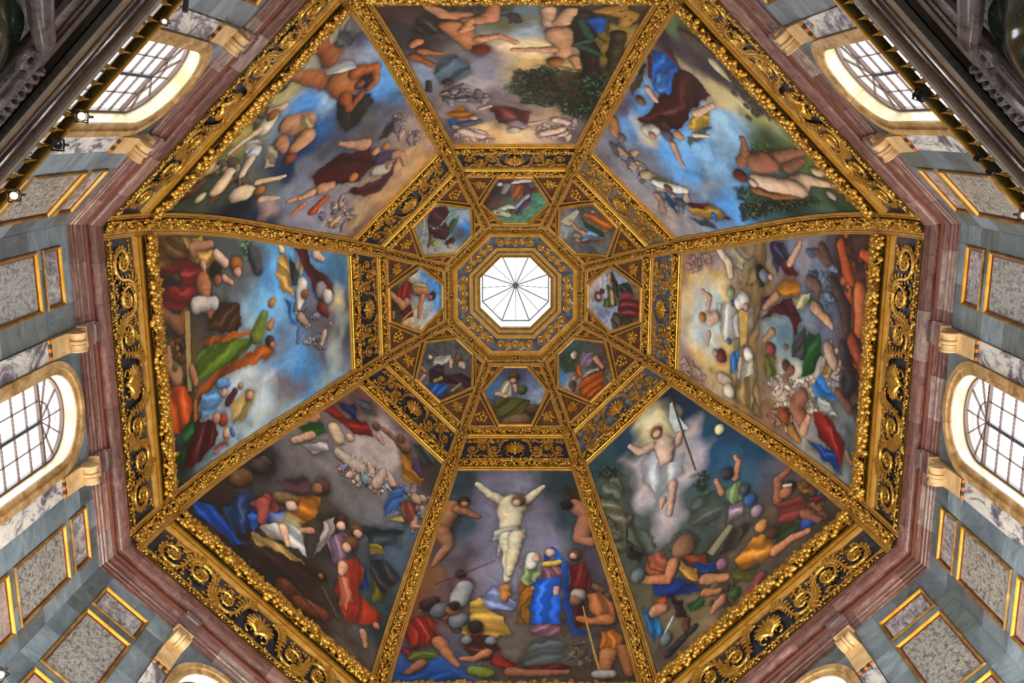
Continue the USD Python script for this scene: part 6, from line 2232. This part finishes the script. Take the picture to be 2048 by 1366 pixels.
# ================================================================ consoles under the cornice
CW = {0: 'right edge', 1: 'lower right corner', 2: 'below the frame', 3: 'lower left corner', 4: 'left edge', 5: 'upper left', 6: 'above the frame', 7: 'upper right'}
for k in (0, 1, 3, 4, 5, 7):
    for sg in (-1, 1):
        s0, s1 = mirror(1.87, 2.51, sg); sm = (s0+s1)/2
        n, e = nrm(k); end = 'upper' if (sg*e[1] < -.1) else 'lower'
        base = wallpt(k, sm, 28.95, 14.0)
        t = thing('console', 'carved travertine console by the arched window at the %s, %s of its pair' % (CW[k], end), 'console', loc=base, group='travertine consoles under the cornice')
        obj('block', sweep_s(k, [(13.993, 28.96), (13.86, 28.96), (13.85, 29.3), (13.82, 29.7), (13.77, 29.98), (13.993, 30.05)], lambda a, h: (s0, s1)), 'travertine', t)
        obj('neck', sweep_s(k, [(13.993, 30.06), (13.72, 30.06), (13.70, 30.3), (13.70, 30.6), (13.70, 30.8), (13.993, 30.87)], lambda a, h: (s0+.03, s1-.03)), 'travertine', t)
        obj('abacus', sweep_s(k, [(13.993, 30.875), (13.68, 30.875), (13.66, 30.925), (13.993, 30.925)], lambda a, h: (s0-.03, s1+.03)), 'travertine', t)
        L = s1-s0; p = [(0, -.5), (.20, -.5), (.235, -.47), (.24, -.42), (.21, -.34), (.19, -.2), (.20, -.13), (.16, -.115), (.16, -.10), (.225, -.08), (.245, 0), (.225, .08), (.16, .10), (.16, .115), (.20, .13), (.19, .2), (.21, .34), (.24, .42), (.235, .47), (.20, .5), (0, .5)]
        obj('scroll_roll', frame_to(lathe([(r*1.15, z*L) for r, z in p], 22), wallpt(k, sm, 30.14, 13.62), n, np.array([0, 0, 1.0]), e), 'travertine', t, smooth=35)
        g = []
        for a in np.linspace(-1.35, 1.35, 9):
            q = np.linspace(0, 1, 6); x, y = .15*np.sin(a)*q, .15*np.cos(a)*q
            g.append(tube(wallpt(k, sm+x, 29.97-y, 13.79+.03*(1-q)*0+y*.25), .008+.008*q, 5))
        obj('shell', cat(g), 'shell_carving', t)
        for i in range(5):
            a, b = s0+i*L/5, s0+(i+1)*L/5; obj('gutta', slab(k, box(a+.005, 28.83, b-.005, 28.945), 13.87, 13.945), 'guttae_orange' if i % 2 == 0 else 'guttae_dark', t)
# ================================================================ railing of the ledge, with its spotlights
RA, RH = 12.60, 20.45
for k in (5, 6, 7):
    if k == 6: lb = 'brass railing with turned balusters along the ledge just beyond the top edge'
    else: lb = 'brass handrail on turned balusters along the ledge at the %s of the photo' % ('upper left' if k == 5 else 'upper right')
    t = thing('railing', lb, 'railing')
    w = RA*T8
    obj('handrail', sweep_s(k, [(RA-.10, RH), (RA-.075, RH-.012), (RA+.09, RH-.012), (RA+.09, RH+.05), (RA-.09, RH+.05), (RA-.10, RH+.03)], lambda a, h: (-a*T8, a*T8)), 'brass_and_shade', t)
    obj('rail_edge', sweep_s(k, [(RA-.145, RH-.035), (RA-.105, RH-.035), (RA-.105, RH+.04), (RA-.145, RH+.04)], lambda a, h: (-a*T8, a*T8)), 'gold_bright', t)
    prof = [(.0, 0), (.05, 0), (.05, .05), (.03, .07), (.024, .3), (.03, .42), (.05, .46), (.062, .52), (.05, .58), (.03, .62), (.036, .68), (.026, .8), (.022, .95), (.034, .97), (.034, 1.0), (0, 1.0)]
    hb = RH-19.42-.013; m = 24
    for i in range(m):
        s = -w+.35+i*(2*w-.7)/(m-1)
        obj('baluster', frame_to(lathe([(r, z*hb) for r, z in prof], 10), wallpt(k, s, 19.42, RA-.05), (1, 0, 0), (0, 1, 0), (0, 0, 1)), 'brass', t, smooth=40)
def at_rail(k, u, v, a=RA-.16):
    pass
def spotlight(k, s, h, a, aim, lit, label, size=1.0, power=0):
    """theatre spot: barrel, square barn-door front, lens, yoke"""
    o = wallpt(k, s, h, a); z = np.asarray(aim, float)-o; z /= np.linalg.norm(z); x = np.cross(z, (0, 0, 1.)); x /= np.linalg.norm(x)+1e-9; y = np.cross(x, z)
    t = thing('spotlight', label, 'spotlight', loc=o, group='spotlights')
    fr = lambda m: frame_to(m, o, x*size, y*size, z*size)
    obj('barrel', fr(lathe([(0, -.16), (.055, -.16), (.075, -.12), (.078, .10), (.095, .12), (.095, .16), (.08, .16), (.08, .13), (0, .13)], 16)), 'lamp_black', t, smooth=35)
    for sx, sy in ((1, 0), (-1, 0), (0, 1), (0, -1)):
        V = np.array([[.10*sx-.10*sy, .10*sy-.10*sx, .16], [.10*sx+.10*sy, .10*sy+.10*sx, .16], [.125*sx+.12*sy, .125*sy+.12*sx, .22], [.125*sx-.12*sy, .125*sy-.12*sx, .22]])
        V = np.vstack([V, V*[1.03, 1.03, 1]+[0, 0, .004]]); obj('barn_door', fr((V, np.array([[0, 1, 2], [0, 2, 3], [4, 6, 5], [4, 7, 6], [0, 4, 5], [0, 5, 1], [1, 5, 6], [1, 6, 2], [2, 6, 7], [2, 7, 3], [3, 7, 4], [3, 4, 0]]))), 'lamp_black', t)
    obj('lens', fr(lathe([(0, .145), (.05, .142), (.078, .132), (.078, .131), (0, .131)], 16)), 'lamp_lens' if lit else 'lens_off', t)
    th = np.linspace(0, math.pi, 9); obj('yoke', fr(tube(np.stack([.10*np.cos(th), .14*np.sin(th)+.0, np.zeros(9)], 1), .009, 6)), 'lamp_black', t)
    obj('clamp', fr(boxm(-.025, .025, .13, .22, -.025, .025)), 'lamp_black', t)
    if power:
        L = UsdLux.SphereLight.Define(stage, str(t.GetPath())+'/glow'); L.CreateRadiusAttr(.05); L.CreateIntensityAttr(power); L.CreateColorAttr(Gf.Vec3f(1, .62, .32)); L.AddTranslateOp().Set(Gf.Vec3d(*(z*.3*size)))
for k, s, a, h, lit, lb in ((5, 2.86, 12.42, 20.41, 1, 'small lit spotlight near the far end of the upper-left brass rail'), (5, .29, 12.42, 20.43, 1, 'lit orange spotlight against the upper-left window jamb'),
                            (5, -.49, 12.42, 20.44, 0, 'unlit black square spotlight under the upper-left brass rail'), (5, -1.96, 12.42, 20.52, 1, 'lit spotlight at the left edge under the upper-left brass rail'),
                            (7, -.76, 12.42, 20.32, 0, 'black spotlight silhouetted against the upper-right window'), (7, .95, 12.42, 20.24, 0, 'first small unlit black spotlight beside the upper-right rail'),
                            (7, 1.33, 12.42, 20.24, 0, 'second small unlit black spotlight beside the upper-right rail, nearer the right edge'), (7, 2.57, 12.42, 20.5, 1, 'lit spotlight at the right edge under the upper-right brass rail')):
    small = .62 if (k == 7 and s in (.95, 1.33)) or s == 2.86 else 1.0
    n, e = nrm(k); o = wallpt(k, s, h, a); aim = np.array([0.2, -8, 1.0]) if lit else o+np.array([0, 0, -1])*.8-n*.25-e*(.5 if k == 7 else -.2)
    spotlight(k, s, h-.12, a, aim, lit, lb, small, GLOW if lit else 0)
spotlight(4, -5.5, 23.7, 13.6, (.2, -8.7, 1.6), 1, 'glowing lamp on a bracket at the left edge near the bottom, in the wall corner', 1.2, GLOW)
tk = thing('bracket', 'short dark iron bracket in the lower left wall corner holding the glowing lamp', 'bracket')
obj('arm', tube(wallpt(4, np.array([-5.5, -5.5, -5.5]), np.array([23.88, 23.95, 23.95]), np.array([13.62, 13.75, 13.985])), .02, 6), 'lamp_black', tk)
ct = thing('tube_device', 'long dark green-black tube device across the brass rail at the top left edge', 'lamp')  # dark camera tube, gives no light
p0 = wallpt(5, 3.75, 20.30, 12.58); p1 = wallpt(5, 3.28, 20.42, 12.30); dv = (p1-p0)/np.linalg.norm(p1-p0)
obj('housing', tube(np.array([p0, p1]), .055, 10), 'lamp_black', ct, smooth=35); obj('end_cap', tube(np.array([p1, p1+dv*.03]), .062, 10), 'lead_grey', ct)
obj('clamp', tube(np.array([p0+dv*.25, p0+dv*.25+[0, 0, .14]]), .02, 6), 'lamp_black', ct)
for k, lb in ((5, 'upper-left'), (7, 'upper-right')):      # stay rods and hanging flex
    for j, s in enumerate((1.75, -1.05)):
        r = thing('stay_rod', 'thin dark iron stay rod behind the %s brass rail, %s of two' % (lb, ('farther', 'nearer')[j] if k == 5 else ('lower', 'upper')[j]), 'rod')
        obj('rod', tube(wallpt(k, np.array([s, s+.05]), np.array([20.43, 20.1]), np.array([12.7, 13.985])), .014, 6), 'iron_dark', r)
fx = thing('flex', 'looped black lamp flex above the rail at the left edge', 'cable'); th = np.linspace(0, 5.2, 26)
obj('loop', tube(wallpt(5, -1.78+.10*np.cos(th), 20.1+.10*np.sin(th), 12.7+.02*th), .007, 5), 'cable_black', fx)
# ---------------------------------------------------------------- carved arms on the frieze of the main entablature: only their crests reach into the photo
def cartouche(k, label):
    t = thing('cartouche', label, 'coat of arms', loc=wallpt(k, 0, 14, 13.2))
    fn = lambda x, y, z: wallpt(k, x, y, 13.15-z)
    pr = [(0, .62), (.30, .60), (.34, .52), (.56, .50), (.62, .58), (.70, .60), (.80, .50), (.86, .40), (.97, .34), (1.0, .22), (1.0, .0)]
    A = np.linspace(0, 2*math.pi, 61)[:-1]; cx = np.sign(np.cos(A))*np.abs(np.cos(A))**.66; cy = np.sign(np.sin(A))*np.abs(np.sin(A))**.66
    V = np.vstack([np.stack([r*2.42*cx, 14.55+r*2.6*cy, np.full(60, z)], 1) for r, z in pr]); i = np.arange(len(pr)-1)[:, None]*60; j = np.arange(60)[None]
    q = np.stack([i+j, i+(j+1) % 60, i+60+(j+1) % 60, i+60+j], -1).reshape(-1, 4); F = np.vstack([q[:, [0, 1, 2]], q[:, [0, 2, 3]]])
    obj('shield', (fn(V[:, 0], V[:, 1], V[:, 2]), F), 'verde', t, smooth=40)
    for sg in (-1, 1):
        P = np.array([(3.3, 12.6, .35), (3.5, 13.8, .4), (3.3, 14.8, .42), (2.95, 15.4, .45), (2.48, 16.02, .5), (2.13, 16.5, .52), (1.83, 16.98, .52), (1.62, 17.22, .5), (1.42, 17.36, .5), (1.22, 17.32, .5), (1.20, 17.08, .5), (1.36, 16.92, .5), (1.52, 17.0, .5), (1.50, 17.16, .5), (1.40, 17.16, .5)])
        u = np.linspace(0, 1, len(P)); f = np.stack([PchipInterpolator(u, P[:, i])(np.linspace(0, 1, 70)) for i in range(3)], 1); rr = np.interp(np.linspace(0, 1, 70), [0, .5, .62, 1], [.25, .18, .105, .05])
        f[:, 0] *= sg; g = [tube(f, rr, 12)]
        obj('scroll_frame', remap(cat(g), fn), 'scroll_stone', t, smooth=40)
        f2 = f[:48].copy(); f2[:, 0] -= sg*.19; f2[:, 2] += .05; obj('frame_bead', remap(tube(f2, .07, 8), fn), 'scroll_stone', t, smooth=40)
        g = [tube(np.array([[sg*1.2, 17.42, .5], [sg*.7, 17.44, .52], [sg*.3, 17.32, .54], [0, 17.2, .55]]), .09, 8), tube(np.array([[sg*1.25, 17.62, .45], [sg*.85, 17.86, .5], [0, 17.86, .55]]), .045, 8)]
        for x in np.linspace(.10, 1.05, 6):
            th = np.linspace(0, 2*math.pi, 20); g.append(tube(np.stack([sg*x+.10*np.cos(th), 17.66+.17*np.sin(th), .56+.06*np.cos(2*th)], 1), .045, 7))
            g.append((np.array(FRUIT[0])*.07+[sg*(x+.08), 17.86, .5], FRUIT[1]))
        obj('crown_strap', remap(cat(g), fn), 'scroll_stone', t, smooth=40)
    return t
cartouche(5, 'dark green marble shield in a scrolled grey-red stone frame, top left corner')
cartouche(7, 'dark green marble shield in a scrolled grey-red stone frame, top right corner')
# ================================================================ added fill lights on the ledge, unseen from below, brightening drum and dome
for k in range(5):
    n, e = nrm(k)
    for s in (-3.2, 0, 3.2):
        o = wallpt(k, s, 19.62, 12.95); z = -n*.42+np.array([0, 0, 1.0]); z /= np.linalg.norm(z); y = np.cross(z, e)
        t = thing('added_fill_light', 'added black fill light on the ledge behind the cornice edge, %s side, %s' % (SIDE[k], {-3.2: 'first of three', 0: 'middle of three', 3.2: 'last of three'}[s]), 'added_fill_light', loc=o, group='added fill lights on the ledge')
        fr = lambda m: frame_to(m, o, e, y, z)
        obj('housing', fr(cat([boxm(-.42, .42, -.16, .16, -.10, -.06), boxm(-.42, -.39, -.16, .16, -.06, .03), boxm(.39, .42, -.16, .16, -.06, .03), boxm(-.39, .39, -.16, -.13, -.06, .03), boxm(-.39, .39, .13, .16, -.06, .03)])), 'lamp_black', t)
        for q in (-.3, .3): obj('foot', tube(np.array([o+e*q-z*.1, o+e*q-np.array([0, 0, .20])]), .02, 6), 'lamp_black', t)
        L = UsdLux.RectLight.Define(stage, str(t.GetPath())+'/lamp'); L.CreateWidthAttr(.76); L.CreateHeightAttr(.24); L.CreateIntensityAttr(LEDGE_FILL); L.CreateColorAttr(Gf.Vec3f(1.0, .93, .82))
        mt = Gf.Matrix4d(*(-e), 0, *y, 0, *(-z), 0, *(z*.0), 1); L.AddTransformOp().Set(mt)
# added unseen fill lights on the chapel floor, brightening soffits and dome
for k in range(8):
    t_ = k*math.pi/4+PI8; o = np.array([9.5*math.cos(t_), 9.5*math.sin(t_), .32])
    t = thing('added_floor_light', 'added black fill light standing on the chapel floor, aimed up, in the '+['east-southeast', 'south-southeast', 'south-southwest', 'west-southwest', 'west-northwest', 'north-northwest', 'north-northeast', 'east-northeast'][k]+' corner', 'added_fill_light', loc=o, group='added fill lights on the floor')
    obj('housing', cat([boxm(o[0]-.45, o[0]+.45, o[1]-.3, o[1]+.3, .10, .16), boxm(o[0]-.45, o[0]-.42, o[1]-.3, o[1]+.3, .16, .36), boxm(o[0]+.42, o[0]+.45, o[1]-.3, o[1]+.3, .16, .36), boxm(o[0]-.42, o[0]+.42, o[1]-.3, o[1]-.27, .16, .36), boxm(o[0]-.42, o[0]+.42, o[1]+.27, o[1]+.3, .16, .36)]), 'lamp_black', t)
    for sx in (-.35, .35):
        for sy in (-.22, .22): obj('foot', boxm(o[0]+sx-.03, o[0]+sx+.03, o[1]+sy-.03, o[1]+sy+.03, 0, .10), 'lamp_black', t)
    L = UsdLux.RectLight.Define(stage, str(t.GetPath())+'/lamp'); L.CreateWidthAttr(.8); L.CreateHeightAttr(.5); L.CreateIntensityAttr(FLOOR_FILL); L.CreateColorAttr(Gf.Vec3f(1.0, .93, .82)); L.AddTransformOp().Set(Gf.Matrix4d(1, 0, 0, 0, 0, -1, 0, 0, 0, 0, -1, 0, 0, 0, 0, 1))
